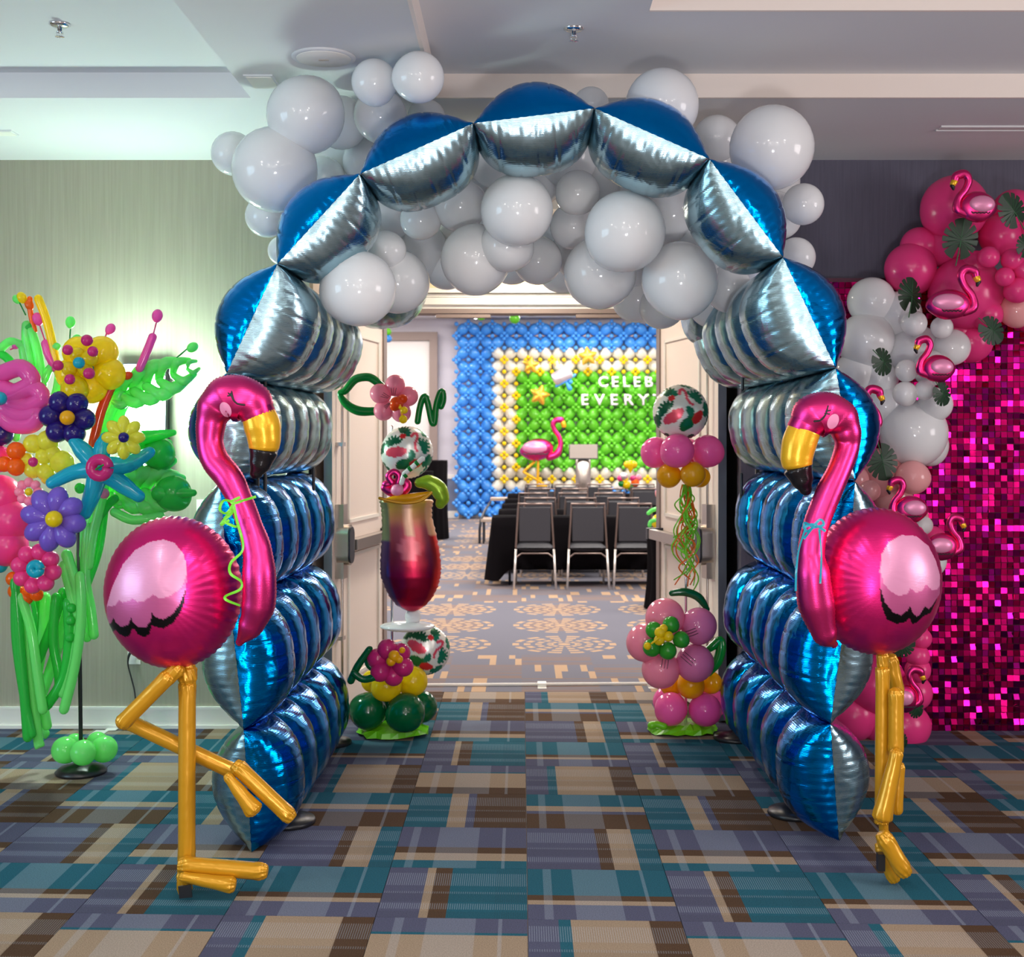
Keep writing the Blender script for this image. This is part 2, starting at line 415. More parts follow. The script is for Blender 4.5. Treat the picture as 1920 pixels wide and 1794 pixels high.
# recess around the double doors
sbox('wall_recess_left', (RX0-.12, WY+.12, 0), (RX0, 8.28, 2.9), 'cream_paint'); sbox('wall_recess_right', (RX1, WY+.12, 0), (RX1+.12, 8.28, 2.9), 'black')  # right side black: shadow on its slate wallpaper put into the colour
sbox('ceiling_recess', (RX0-.1, WY, 2.86), (RX1+.1, 8.4, 3.6), 'cream_paint')
sbox('wall_header', (RX0, 8.28, 2.43), (RX1, 8.4, 2.9), 'warm_lit_paint')
sbox('wall_door_side_left', (RX0, 8.28, 0), (-.905, 8.4, 2.43), 'cream_paint'); sbox('wall_door_side_right', (.905, 8.28, 0), (RX1, 8.4, 2.43), 'cream_paint')
tr = MB()
for z0, z1, p in ((2.43, 2.455, .03), (2.455, 2.50, .05), (2.505, 2.525, .035), (2.53, 2.56, .06)): tr.box((RX0, 8.28-p, z0), (RX1, 8.30, z1))
struct(tr.build('trim_door_head', 'white_paint'))
for s, n in ((-1, 'trim_jamb_left'), (1, 'trim_jamb_right')):
    struct(MB().box((s*.905-.02, 8.24, 0), (s*.905+.02, 8.42, 2.43)).build(n, 'taupe'))
struct(MB().box((-.9, 8.25, 2.40), (.9, 8.42, 2.43)).box((-.55, 8.22, 2.37), (-.2, 8.28, 2.39)).box((.35, 8.22, 2.37), (.75, 8.28, 2.39)).build('trim_door_closer', 'taupe'))
# baseboards
bb = MB().box((-7, WY-.018, 0), (RX0, WY, .105)).box((-7, WY-.024, .105), (RX0, WY, .118)).box((-7, WY-.03, 0), (RX0, WY, .018)); struct(bb.build('baseboard_left', 'white_paint'))
bb = MB().box((RX1, WY-.018, 0), (7, WY, .105)).box((RX1, WY-.024, .105), (7, WY, .118)); struct(bb.build('baseboard_right', 'white_paint'))
# ceiling with coffers
cz = HZ
cl = MB()
cl.box((-7, 5.77, cz), (7, WY+.1, cz+.5))            # low soffit at the wall
cl.box((-1.22, -8, cz), (-.397, 5.77, cz+.5))         # beam between coffers
cl.box((-7, -8, cz), (-4.9, 5.77, cz+.5)); cl.box((5.4, -8, cz), (7, 5.77, cz+.5))
cl.box((-4.9, -8, cz+.115), (-1.22, 5.77, cz+.5))     # left coffer lid
cl.box((-.397, 4.91, cz+.105), (5.4, 5.77, cz+.5)); cl.box((-.397, -8, cz+.105), (.49, 4.91, cz+.5))
cl.box((.49, -8, cz+.26), (5.4, 4.91, cz+.5))
ceil = struct(cl.build('ceiling', 'ceiling_paint'))
struct(MB().box((-.397, 5.755, cz-.002), (5.4, 5.772, cz+.105)).build('trim_coffer_face', 'cream_paint'))
struct(MB().box((.49, 4.895, cz+.103), (5.4, 4.912, cz+.26)).build('trim_upper_coffer_face', 'cream_paint'))
struct(MB().box((-.40, -2, cz-.002), (-.385, 5.77, cz+.105)).build('trim_coffer_side', 'cream_paint'))
# ceiling fittings
def sprinkler(x, y, lab):
    d = F*(CH*0+cz+.11-CH)/(HY-y+5); p = P(x, y-5, d); p.z = cz+.115 if x < 500 else cz+.105
    t = thing('fire_sprinkler', lab, 'sprinkler', p, 'ceiling sprinklers')
    MB().lathe([(.04, 0), (.042, -.004), (.03, -.012), (.012, -.014)], p, 20).build('escutcheon', 'chrome', t, smooth=True)
    MB().lathe([(.009, -.012), (.009, -.03), (.014, -.032), (.014, -.036)], p, 12).build('body', 'chrome', t, smooth=True)
    b = MB()
    for s in (-1, 1): b.tube([p+Vector((s*.006, 0, -.03)), p+Vector((s*.014, 0, -.038)), p+Vector((s*.004, 0, -.05))], .002, 6)
    b.build('frame_arm', 'chrome', t, smooth=True)
    b = MB()
    for k in range(10):
        a = 2*PI*k/10; b.tube([p+Vector((0, 0, -.051)), p+Vector((.017*math.cos(a), .017*math.sin(a), -.051))], .002, 5)
    b.build('deflector', 'chrome', t)
sprinkler(112, 52, 'chrome sprinkler head in the ceiling above the flower bouquet')
sprinkler(1076, 55, 'chrome sprinkler head in the ceiling above the arch top')
p = P(607, 106, F*(cz-CH)/(HY-106)); p.z = cz
t = thing('ceiling_speaker', 'round white speaker grille in the ceiling left of the balloon cloud', 'speaker', p)
MB().lathe([(.128, 0), (.128, -.006), (.112, -.009)], p, 40).build('rim', 'ceiling_paint', t, smooth=True)
MB().lathe([(.110, -.008), (.108, -.012), (.02, -.014)], p, 40).build('grille', 'white_paint', t, smooth=True)
MB().box(p+Vector((-.02, -.004, -.017)), p+Vector((.02, .004, -.013))).build('badge', 'steel', t)
def plate(x, y, sx, sy, lab):
    p = P(x, y, F*(cz-CH)/(HY-y)); p.z = cz
    t = thing('ceiling_access_plate', lab, 'ceiling plate', p)
    MB().box(p+Vector((-sx, -sy, -.006)), p+Vector((sx, sy, 0))).build('frame', 'ceiling_paint', t)
    MB().box(p+Vector((-sx*.85, -sy*.85, -.009)), p+Vector((sx*.85, sy*.85, -.005))).build('cover', 'white_paint', t)
plate(492, 152, .062, .10, 'small white square access plate beside the ceiling speaker')
plate(10, 248, .05, .05, 'small ceiling plate at the far left edge above the green bouquet')
p = P(1850, 240, F*(cz-CH)/(HY-240)); p.z = cz
t = thing('linear_diffuser', 'long white linear air slot in the ceiling above the pink garland', 'air vent', p)
MB().box(p+Vector((-.24, -.05, -.008)), p+Vector((.5, -.03, 0))).box(p+Vector((-.24, .03, -.008)), p+Vector((.5, .05, 0))).build('frame', 'ceiling_paint', t)
MB().box(p+Vector((-.23, -.03, -.003)), p+Vector((.49, .03, 0))).build('slot', 'panel_grey', t)
# wall light behind the bouquet
p0 = P(235, 885, WY); p1 = P(318, 683, WY)
t = thing('wall_sconce', 'bright glass wall light glowing behind the green balloon leaves', 'wall light', (p0.x, WY, p0.z))
MB().box((p0.x+.01, WY-.07, p0.z+.01), (p1.x-.01, WY-.03, p1.z-.01)).build('glass_shade', 'sconce_glow', t)
fr = MB(); e = .005
fr.box((p0.x, WY-.08, p0.z), (p0.x+e, WY, p1.z)).box((p1.x-e, WY-.08, p0.z), (p1.x, WY, p1.z)).box((p0.x, WY-.08, p1.z-e), (p1.x, WY, p1.z)).box((p0.x, WY-.08, p0.z), (p1.x, WY, p0.z+e))
fr.build('frame', 'dark_plastic', t)
l = bpy.data.lights.new('sconce_lamp', 'POINT'); l.energy = 64; l.color = (.74, 1, .88); l.shadow_soft_size = .12
lo = bpy.data.objects.new('sconce_lamp', l); C.objects.link(lo); lo.location = ((p0.x+p1.x)/2, WY-.22, (p0.z+p1.z)/2+.1)
# wall plates, outlet and cord
p = P(382, 955, WY)
t = thing('wall_plate', 'blank white wall plate between flamingo neck and arch', 'wall plate', p)
MB().box(p+Vector((-.038, -.008, -.055)), p+Vector((.038, 0, .055))).build('plate', 'white_paint', t)
MB().box(p+Vector((-.012, -.012, -.025)), p+Vector((.012, -.006, .025))).build('rocker', 'tape_white', t)
p = P(252, 1226, WY)
t = thing('wall_outlet', 'white wall outlet with a black plug below the left flamingo', 'outlet', p)
MB().box(p+Vector((-.035, -.008, -.055)), p+Vector((.035, 0, .055))).build('plate', 'white_paint', t)
MB().box(p+Vector((-.015, -.012, -.03)), p+Vector((.015, -.006, .03))).build('socket_face', 'tape_white', t)
cord = MB().tube([P(252, 1222, WY-.03), P(243, 1226, WY-.05), P(240, 1245, WY-.05), P(246, 1270, WY-.05), P(253, 1300, WY-.05), P(256, 1345, WY-.06), P(262, 1369, WY-.08)], [.012, .008, .004, .004, .004, .004, .004], 8, smooth=5).build('power_cord', 'black', smooth=True)
tag(cord, 'black power cord hanging from the outlet below the left flamingo', 'cord')
tg = MB(); q = P(195, 1372, WY-.1)
tg.box((q.x-.05, WY-.20, .002), (q.x+.02, WY-.08, .004)).box((q.x-.0, WY-.09, .003), (q.x+.06, WY-.035, .006))
tag(tg.build('paper_scrap', 'tape_white'), 'white paper scrap on the carpet by the left baseboard', 'paper')
# ------------------------------------------------------------------ doors
def door(sgn, name, panel_lab):
    H = Vector((sgn*.893, 8.26, 0)); E = Vector((-1.065 if sgn < 0 else 1.105, 7.18, 0)); v = E-H; L = v.length
    ang = math.atan2(v.y, v.x)
    r = link(name, None, None, H); r.rotation_euler = (0, 0, ang); r['kind'] = 'structure'
    # local +x runs hinge -> free edge ; passage side is local y*f
    f = 1 if sgn < 0 else -1
    zt = 2.40
    def lb(n, a, b_, m):
        a = list(a); b_ = list(b_); lo = min(a[1]*f, b_[1]*f); hi = max(a[1]*f, b_[1]*f)
        return MB().box((a[0], lo, a[2]), (b_[0], hi, b_[2])).build(n, m, r, local=True)
    lb('leaf', (0, -.045, .01), (L-.004, 0, zt), 'cream_paint')
    lb('edge', (L-.006, -.046, .01), (L+.002, .001, zt), 'door_edge_metal')
    for z0, z1 in ((.18, .92), (1.10, 2.22)):
        m = MB()
        for (a, b_, c, d_) in ((.12, L-.30, z0, z0+.02), (.12, L-.30, z1-.02, z1), (.12, .14, z0, z1), (L-.32, L-.30, z0, z1)):
            y0, y1 = sorted((0, .012*f)); m.box((a, y0, c), (b_, y1, d_))
        m.build('panel_moulding', 'white_paint', r, local=True)
    # vertical latch rod + guides
    rod = MB().tube([(L-.10, .03*f, .05), (L-.10, .03*f, .86)], .008, 8).tube([(L-.10, .03*f, 1.10), (L-.10, .03*f, 2.36)], .008, 8)
    rod.build('latch_rod', 'steel', r, local=True, smooth=True)
    for z in (.45, 1.55, 2.0): lb('rod_guide', (L-.13, .0, z), (L-.07, .042, z+.022), 'steel')
    lb('rod_cover', (L-.14, 0, .80), (L-.06, .05, 1.22), 'steel')
    # device head : rounded case
    hd = MB(); pts = []
    for k in range(21):
        a = PI*k/20; pts.append((L-.10+.055*math.cos(a), .99+.06+.055*math.sin(a)))
    for k in range(21):
        a = PI+PI*k/20; pts.append((L-.10+.055*math.cos(a), .99-.06+.055*math.sin(a)))
    y0, y1 = sorted((.01*f, .08*f)); hd.prism(pts, y0, y1); hd.build('panic_bar_head', 'steel', r, local=True)
    cp = MB(); y0, y1 = sorted((.078*f, .09*f)); cp.prism([((x-(L-.10))*.85+L-.10, (z-.99)*.9+.99) for x, z in pts], y0, y1); cp.build('head_cover', 'dark_plastic', r, local=True)
    lb('push_bar', (.06, .055, .955), (L-.17, .10, 1.015), 'steel')
    lb('push_bar_back', (.04, 0, .965), (L-.17, .055, 1.005), 'chair_frame')
    lb('bar_end', (.03, 0, .95), (.07, .105, 1.02), 'dark_plastic')
    for z in (.3, 1.2, 2.1): lb('hinge', (-.012, -.03, z), (.012, .004, z+.1), 'steel')
    return r
door(-1, 'door_1', ''); door(1, 'door_2', '')
# ------------------------------------------------------------------ banquet room shell
def carpet2():
    m, nt, b = nodes('banquet_carpet'); b.inputs['Roughness'].default_value = .95; b.inputs['Specular IOR Level'].default_value = .1
    N = nt.nodes.new; L = nt.links.new
    def M(op, a, b_=None):
        n = N('ShaderNodeMath'); n.operation = op
        for i, v in enumerate((a, b_)):
            if v is None: continue
            if isinstance(v, (int, float)): n.inputs[i].default_value = v
            else: L(v, n.inputs[i])
        return n.outputs[0]
    g = N('ShaderNodeNewGeometry'); sp = N('ShaderNodeSeparateXYZ'); L(g.outputs['Position'], sp.inputs[0]); X, Y = sp.outputs[0], sp.outputs[1]
    per = 4.95
    yy = M('FRACT', M('DIVIDE', M('SUBTRACT', Y, 9.40), per))          # 0..: medallions for .606
    med = M('LESS_THAN', yy, .606)
    cx = M('SUBTRACT', M('FRACT', M('DIVIDE', M('ADD', X, .155), .97)), .5)   # centre at X=.33
    cy = M('SUBTRACT', M('FRACT', M('MULTIPLY', yy, per)), .5)
    row = M('FLOOR', M('MULTIPLY', yy, per))
    r = M('SQRT', M('ADD', M('MULTIPLY', cx, cx), M('MULTIPLY', cy, cy)))
    a = M('ARCTAN2', cy, cx)
    kr = M('MULTIPLY', r, 11.5)
    pet = M('ADD', M('MULTIPLY', M('COSINE', M('MULTIPLY', a, 14)), .5), .5)
    ring = M('SINE', M('MULTIPLY', kr, 6.283/1.05))
    dots = M('MULTIPLY', M('GREATER_THAN', ring, -.25), M('GREATER_THAN', M('ADD', pet, M('LESS_THAN', r, .1)), .32))
    inside = M('LESS_THAN', r, .43)
    medm = M('MULTIPLY', M('MULTIPLY', dots, inside), med)
    # bars in half metre tiles of alternating direction
    tx = M('FLOOR', M('DIVIDE', X, .5)); ty = M('FLOOR', M('DIVIDE', Y, .5))
    chk = M('GREATER_THAN', M('FRACT', M('MULTIPLY', M('ADD', tx, ty), .5)), .25)
    def cells(ax, ay, sx, sy, th):
        cb = N('ShaderNodeCombineXYZ'); L(M('FLOOR', M('MULTIPLY', ax, sx)), cb.inputs[0]); L(M('FLOOR', M('MULTIPLY', ay, sy)), cb.inputs[1])
        wn = N('ShaderNodeTexWhiteNoise'); L(cb.outputs[0], wn.inputs[0]); return M('GREATER_THAN', wn.outputs[0], th), wn.outputs[0]
    vb, _ = cells(X, Y, 22, 4, .74); hb, hv = cells(X, Y, 1.1, 60, .45)
    nmed = M('SUBTRACT', 1, med)
    vm = M('MULTIPLY', M('MULTIPLY', vb, chk), nmed); hm = M('MULTIPLY', M('MULTIPLY', hb, M('SUBTRACT', 1, chk)), nmed)
    base = N('ShaderNodeMix'); base.data_type = 'RGBA'; base.inputs[6].default_value = (*srgb(112, 112, 122), 1); base.inputs[7].default_value = (*srgb(132, 110, 98), 1)
    wn = N('ShaderNodeTexNoise'); wn.inputs['Scale'].default_value = 3; L(g.outputs['Position'], wn.inputs[0])
    L(M('MULTIPLY', hm, hv), base.inputs[0])
    c1 = N('ShaderNodeMix'); c1.data_type = 'RGBA'; L(base.outputs[2], c1.inputs[6]); c1.inputs[7].default_value = (*srgb(188, 156, 122), 1)
    L(M('MULTIPLY', M('MAXIMUM', medm, vm), .85), c1.inputs[0])
    halo = N('ShaderNodeMix'); halo.data_type = 'RGBA'; L(c1.outputs[2], halo.inputs[6]); halo.inputs[7].default_value = (*srgb(140, 114, 98), 1)
    L(M('MULTIPLY', M('MULTIPLY', M('MULTIPLY', M('LESS_THAN', r, .33), med), M('GREATER_THAN', row, .5)), M('MULTIPLY', M('SUBTRACT', 1, medm), .55)), halo.inputs[0])
    L(halo.outputs[2], b.inputs['Base Color'])
carpet2()
bf = struct(MB().box((-6.5, 8.05, -.1), (8.5, 25.6, .001)).build('floor_banquet_room', 'banquet_carpet'))
sbox('wall_banquet_far', (-6.5, 25.5, 0), (8.5, 25.7, 4.4), 'far_wall')
sbox('wall_banquet_left', (-6.6, 8.4, 0), (-6.5, 25.6, 4.4), 'far_wall'); sbox('wall_banquet_right', (8.5, 8.4, 0), (8.6, 25.6, 4.4), 'far_wall')
sbox('wall_banquet_near_left', (-6.5, 8.4, 0), (-.95, 8.5, 4.4), 'far_wall'); sbox('wall_banquet_near_right', (.95, 8.4, 0), (8.5, 8.5, 4.4), 'far_wall')
sbox('wall_banquet_near_top', (-.95, 8.4, 2.44), (.95, 8.5, 4.4), 'far_wall')
sbox('ceiling_banquet_room', (-6.5, 8.4, 4.2), (8.5, 25.6, 4.4), 'ceiling_paint')
sbox('ceiling_banquet_soffit', (-6.5, 24.3, 3.95), (8.5, 25.5, 4.2), 'ceiling_paint')
sbox('trim_wainscot', (-6.5, 25.44, .09), (8.5, 25.5, .78), 'wainscot_blue'); sbox('trim_chair_rail', (-6.5, 25.42, .78), (8.5, 25.5, .86), 'white_paint'); sbox('baseboard_far', (-6.5, 25.41, 0), (8.5, 25.5, .14), 'white_paint')
# taupe framed opening on the far left
q0 = P(700, 970, 25.3); q1 = P(820, 622, 25.3)
struct(MB().box((q0.x-1.5, 25.3, q1.z-.17), (q1.x, 25.43, q1.z)).box((q1.x-.16, 25.3, 0), (q1.x, 25.43, q1.z-.17)).build('trim_far_door_frame', 'taupe'))
struct(MB().box((q0.x-1.5, 25.36, 0), (q1.x-.16, 25.43, q1.z-.17)).build('door_3', 'panel_grey'))
struct(MB().box((1.9+.6, 25.38, 3.9-.18), (5.5, 25.5, 3.9-.1)).build('trim_projector_slot', 'black'))
# threshold cable with tape
c = MB(); c.tube([(-.95, 8.22, .008), (.05, 8.24, .01), (.9, 8.28, .008)], .011, 8, smooth=6)
tag(c.build('threshold_cable', 'tape_white', smooth=True), 'white cable taped across the doorway threshold', 'cable')
for (x, lab) in ((1016, 'white tape square holding the threshold cable at its middle'), (1222, 'white tape square on the threshold cable beside the pink balloon tower')):
    q = P(x, 1284, 8.24)
    tg = MB().box((q.x-.028, 8.15, .001), (q.x+.028, 8.33, .003)).box((q.x-.028, 8.20, .003), (q.x+.028, 8.28, .024))
    tag(tg.build('tape_patch', 'tape_white'), lab, 'tape', 'tape on the threshold cable')
# ------------------------------------------------------------------ foil pillow arch
def pillow(A, B, n, D, T, y0, parent, outer, inner, Ti=None, fine=False):
    """square foil pillow: seam tips A,B (x,z), n = outward normal, front seam at depth y0"""
    A = Vector((A[0], 0, A[1])); B = Vector((B[0], 0, B[1])); mid = (A+B)/2; t = (B-A)/2
    c = Vector((mid.x, y0+D/2, mid.z)); nu, nv = (100 if fine else 44), 16; b = MB()
    def pt(u, v, s):
        pin = 1-.0*(1-u*u); w = 1-.10*(1-v*v)          # seam sides draw in
        uu = u*(1-.035*(1-abs(v)**2)*0)
        h = (T*1.04 if s > 0 else (Ti or T)*1.06)*(max(0, 1-abs(u)**2.0)**.70 if s > 0 else max(0, 1-abs(u)**2.6)**.56)*max(0, 1-abs(v)**2.4)**.55
        rip = .0018*math.sin(u*46+s)*(abs(v)**6)+.004*math.sin(v*26+1)*(abs(u)**8)
        groove = (-.0035 if fine else -.003)*sum(math.exp(-((u-k)/(.018 if fine else .035))**2) for k in (-.62, -.3, .02, .33, .64))*min(1, h/T*1.6)
        return t*uu+Vector((0, v*D/2*pin, 0))+n*s*(h+groove)+n*rip*(1 if abs(v) < .99 else .6)
    for s in (1, -1):
        n0 = len(b.v)
        for i in range(nv+1):
            v = math.sin((-1+2*i/nv)*PI/2)
            for j in range(nu+1):
                u = math.sin((-1+2*j/nu)*PI/2*.98)/math.sin(PI/2*.98); b.v.append(pt(u, v, s))
        for i in range(nv):
            for j in range(nu):
                a = n0+i*(nu+1)+j; f = [a, a+1, a+nu+2, a+nu+1]
                b.f.append(f if s < 0 else f[::-1]); b.m.append(0 if s > 0 else 1)
    me = mesh('foil_pillow', b.v, b.f, [outer, inner], True, b.m)
    return link('foil_pillow', me, parent, c)
TIPS = [(472, 1598), (457, 1368), (432, 1136), (412, 905), (425, 700), (520, 495), (675, 326), (888, 231), (1115, 203), (1330, 298),
        (1468, 482), (1567, 690), (1603, 902), (1588, 1132), (1557, 1357), (1573, 1577)]
arch = thing('balloon_arch', 'blue and silver foil pillow arch walkway spanning the doorway', 'balloon arch', (0, 5.8, 0))
AD = 4.93
ctr = Vector(((1015-CX)/487, 0, CH+(HY-900)/487))
for i in range(15):
    a, b_ = TIPS[i], TIPS[i+1]
    pa, pb = P(*a, AD), P(*b_, AD); A = Vector((pa.x, 0, pa.z)); B = Vector((pb.x, 0, pb.z))
    t = (B-A).normalized(); n = Vector((-t.z, 0, t.x)); m = (A+B)/2
    if n.dot(m-ctr) < 0: n = -n
    side = i < 5 or i > 9
    low = i < 3 or i > 11
    out, inn = ('foil_silver', 'foil_blue') if low else ('foil_blue', 'foil_silver')
    for k in range(5 if side else 1):
        sh = Vector((0, 0, 0))
        if side and k: sh = Vector((random.uniform(-.008, .008), 0, random.uniform(-.006, .006)))
        pillow((A.x+sh.x, A.z+sh.z), (B.x+sh.x, B.z+sh.z), n, .40 if side else .44, .172, AD+k*.345, arch, out, inn, .21 if i in (4, 10) else None, k == 0)
# a last ring of pillows at the far end, seen under the cloud
for (x0, y0, x1, y1) in ((640, 560, 790, 545), (1290, 575, 1385, 600)):
    pa, pb = P(x0, y0, 6.4), P(x1, y1, 6.4); A = Vector((pa.x, 0, pa.z)); B = Vector((pb.x, 0, pb.z)); t = (B-A).normalized(); n = Vector((-t.z, 0, t.x))
    pillow((A.x, A.z), (B.x, B.z), n, .44, .15, 6.3, arch, 'foil_blue', 'foil_silver')
# stands
for (bx, by, tx) in ((540, 1543, 565), (618, 1395, 632), (1490, 1527, 1470), (1378, 1386, 1366)):
    d = F*CH/(by-HY); q = P(bx, by, d); q.z = 0
    MB().lathe([(.11, .0), (.115, .008), (.11, .022), (.05, .034), (.02, .04)], q, 28).build('stand_base', 'black', arch, smooth=True)
    px = -1.10 if bx < 900 else 1.25
    MB().tube([(q.x, q.y, .03), (px, q.y, .25), (px, q.y, 2.15)], .012, 8, cap=0).build('stand_pole', 'black', arch, smooth=True)
# rope ties between the rows
for (x, y, d) in ((497, 905, 5.3), (588, 895, 6.0), (497, 700, 5.3), (1390, 905, 5.9), (1500, 898, 5.4), (1392, 708, 5.9)):
    MB().tube([P(x, y-16, d), P(x, y+22, d)], .008, 6).build('tie_post', 'black', arch)

# ------------------------------------------------------------------ white balloon cloud
cloud = thing('balloon_cloud', 'white balloon cloud filling the top of the foil arch', 'balloon garland', P(1000, 350, 5.6))
CL = [(437, 288, 41, 5.7), (515, 318, 80, 5.35), (573, 216, 73, 5.6), (702, 154, 43, 5.9), (785, 145, 48, 5.6), (713, 217, 50, 5.45), (500, 405, 40, 5.75), (530, 470, 28, 5.9),
 (645, 300, 62, 6.0), (606, 335, 42, 5.8), (690, 300, 46, 5.8), (800, 222, 36, 6.0), (1241, 198, 69, 5.5), (1108, 197, 34, 5.8), (1343, 260, 44, 5.8), (1335, 300, 44, 6.0), (1447, 277, 79, 5.3),
 (1506, 383, 39, 5.6), (1455, 405, 46, 5.8), (1492, 482, 37, 5.8), (1460, 340, 40, 5.9), (672, 541, 71, 5.15), (745, 528, 60, 5.6), (722, 470, 38, 5.5), (788, 412, 38, 5.7), (862, 385, 50, 5.7),
 (892, 486, 66, 5.55), (969, 394, 68, 5.3), (950, 460, 50, 5.45), (1008, 488, 46, 5.9), (1083, 361, 42, 5.55), (1172, 434, 76, 5.3), (1075, 424, 44, 5.8), (1125, 512, 68, 5.6), (1095, 470, 60, 6.1),
 (1275, 525, 72, 5.5), (1262, 400, 62, 5.8), (1335, 465, 70, 5.8), (1392, 495, 55, 5.9), (1365, 540, 44, 5.7), (835, 505, 38, 6.3), (1195, 560, 45, 6.4), (1240, 575, 42, 6.3), (1040, 455, 45, 6.2),
 (1335, 570, 45, 6.2), (800, 366, 52, 6.1), (880, 330, 55, 6.2), (1000, 330, 60, 6.1), (1140, 335, 55, 6.1), (1215, 350, 55, 6.0), (1310, 385, 60, 6.1), (660, 470, 60, 6.0), (720, 400, 55, 6.1),
 (940, 420, 60, 6.4), (1180, 480, 60, 6.3), (1420, 430, 50, 6.1), (780, 470, 60, 6.3), (700, 545, 50, 6.2), (1055, 500, 50, 6.5), (960, 490, 44, 6.4), (870, 440, 50, 6.4), (600, 400, 50, 6.3),
 (1295, 470, 60, 6.4), (1060, 290, 60, 6.0), (930, 290, 60, 6.0), (820, 290, 55, 6.0), (1190, 280, 60, 6.0), (1380, 360, 60, 6.1), (1430, 350, 45, 6.2), (560, 330, 55, 6.2), (640, 230, 50, 6.3), (740, 330, 50, 6.2)]
for (x, y, r, d) in CL:
    d = min(d, 1.50*F/(HY-y+r)); ball(cloud, x, y, r, d, 'white_latex')

# ------------------------------------------------------------------ big foil flamingos
def T5(pts, ox=180, oy=680, s=2.99): return [(ox+x/s, oy+y/s) for x, y in pts]
WL = T5([(60, 1365), (90, 1260), (150, 1130), (220, 1050), (300, 1005), (380, 990), (440, 1010), (490, 1070), (510, 1150), (505, 1200), (480, 1260), (420, 1305), (360, 1322), (318, 1300), (300, 1315), (270, 1335), (235, 1342), (203, 1320), (185, 1335), (150, 1343), (130, 1330), (105, 1362)])
WM = T5([(58, 1365), (90, 1260), (150, 1130), (220, 1050), (300, 1005), (380, 990), (440, 1010), (490, 1070), (510, 1150), (506, 1260), (470, 1350), (430, 1410), (380, 1440), (340, 1430), (312, 1402), (308, 1445), (280, 1485), (240, 1485), (205, 1455), (197, 1430), (180, 1470), (140, 1482), (110, 1455), (99, 1430), (85, 1460), (66, 1465)])
WB = T5([(503, 1270), (498, 1340), (470, 1405), (430, 1460), (380, 1490), (330, 1480), (312, 1470), (300, 1522), (270, 1540), (235, 1522), (213, 1490), (203, 1490), (190, 1530), (165, 1537), (130, 1520), (110, 1497), (90, 1512), (74, 1480), (66, 1440), (99, 1400), (300, 1380), (480, 1280)])
def T7(pts): return T5(pts, 1300, 1000, 2.563)
RL = T7([(900, 180), (905, 100), (940, 40), (1000, 8), (1070, 12), (1130, 60), (1165, 130), (1185, 200), (1185, 250), (1170, 270), (1145, 270), (1118, 243), (1100, 275), (1070, 285), (1043, 262), (1030, 290), (990, 300), (950, 280), (915, 240)])
RM = T7([(895, 180), (905, 100), (940, 40), (1000, 8), (1070, 12), (1130, 60), (1165, 130), (1187, 200), (1185, 290), (1150, 345), (1130, 365), (1115, 348), (1090, 390), (1075, 400), (1055, 385), (1043, 348), (1030, 370), (1000, 395), (960, 380), (920, 330), (900, 260)])
RB = T7([(895, 265), (905, 350), (930, 412), (975, 435), (1020, 425), (1040, 405), (1052, 435), (1072, 430), (1110, 395), (1140, 382), (1165, 330), (1185, 280), (1040, 300)])
PK, PL, PM, PBK = srgb(226, 36, 122), srgb(222, 148, 186), srgb(206, 98, 154), (.012, .01, .012)
def flam_body(parent, c, rpx, d, ryw, polys, dirx):
    rx, rz = R(rpx[0], d), R(rpx[1], d); ctr_ = P(*c, d); b = MB(); cols = []
    nu, nv = 320, 200
    for i in range(nv+1):
        ph = PI*i/nv
        for k in range(nu):
            a = 2*PI*k/nu; x, y, z = math.sin(ph)*math.cos(a), math.sin(ph)*math.sin(a), math.cos(ph)
            seam = max(0, 1-abs(y)*2.2)**2                         # puckered seam in the xz plane
            front = max(0, x*dirx)**2
            ang = math.atan2(z, x*dirx)
            w = 1+.010*seam*math.sin(ang*60)+.008*front*math.sin(ang*38+y*5)*min(1, abs(y)*4)
            taper = 1+.06*x*dirx*0
            b.v.append(Vector((x*rx*w, y*ryw*w*(1-.10*max(0, -x*dirx)), z*rz*w*taper)))
    for i in range(nv):
        for k in range(nu):
            k2 = (k+1) % nu; b.f.append([i*nu+k, (i+1)*nu+k, (i+1)*nu+k2, i*nu+k2]); b.m.append(0)
    L_, M_, B_ = polys
    for v in b.v:
        q = PK
        if v.y < 0 or True:
            px, py = topx(v+ctr_) if v.y < .02 else (0, 0)
            if v.y < .02:
                if inpoly(px, py, B_): q = PBK
                if inpoly(px, py, M_): q = PM
                if inpoly(px, py, L_): q = PL
        cols.append(q)
    me = mesh('body', b.v, b.f, 'foil_print', True, None, cols)
    return link('body', me, parent, ctr_)
def bvh_of(o):
    off = absloc(o); me = o.data
    return BVHTree.FromPolygons([v.co+off for v in me.vertices], [list(p.vertices) for p in me.polygons])
CAM = Vector((0, 0, CH))
def surf(bvh, x, y, lift=.002):
    dr = (P(x, y, 1)-CAM).normalized(); h = bvh.ray_cast(CAM, dr)
    return (h[0]-dr*lift, h[1]) if h[0] is not None else (P(x, y, 4.4), Vector((0, -1, 0)))
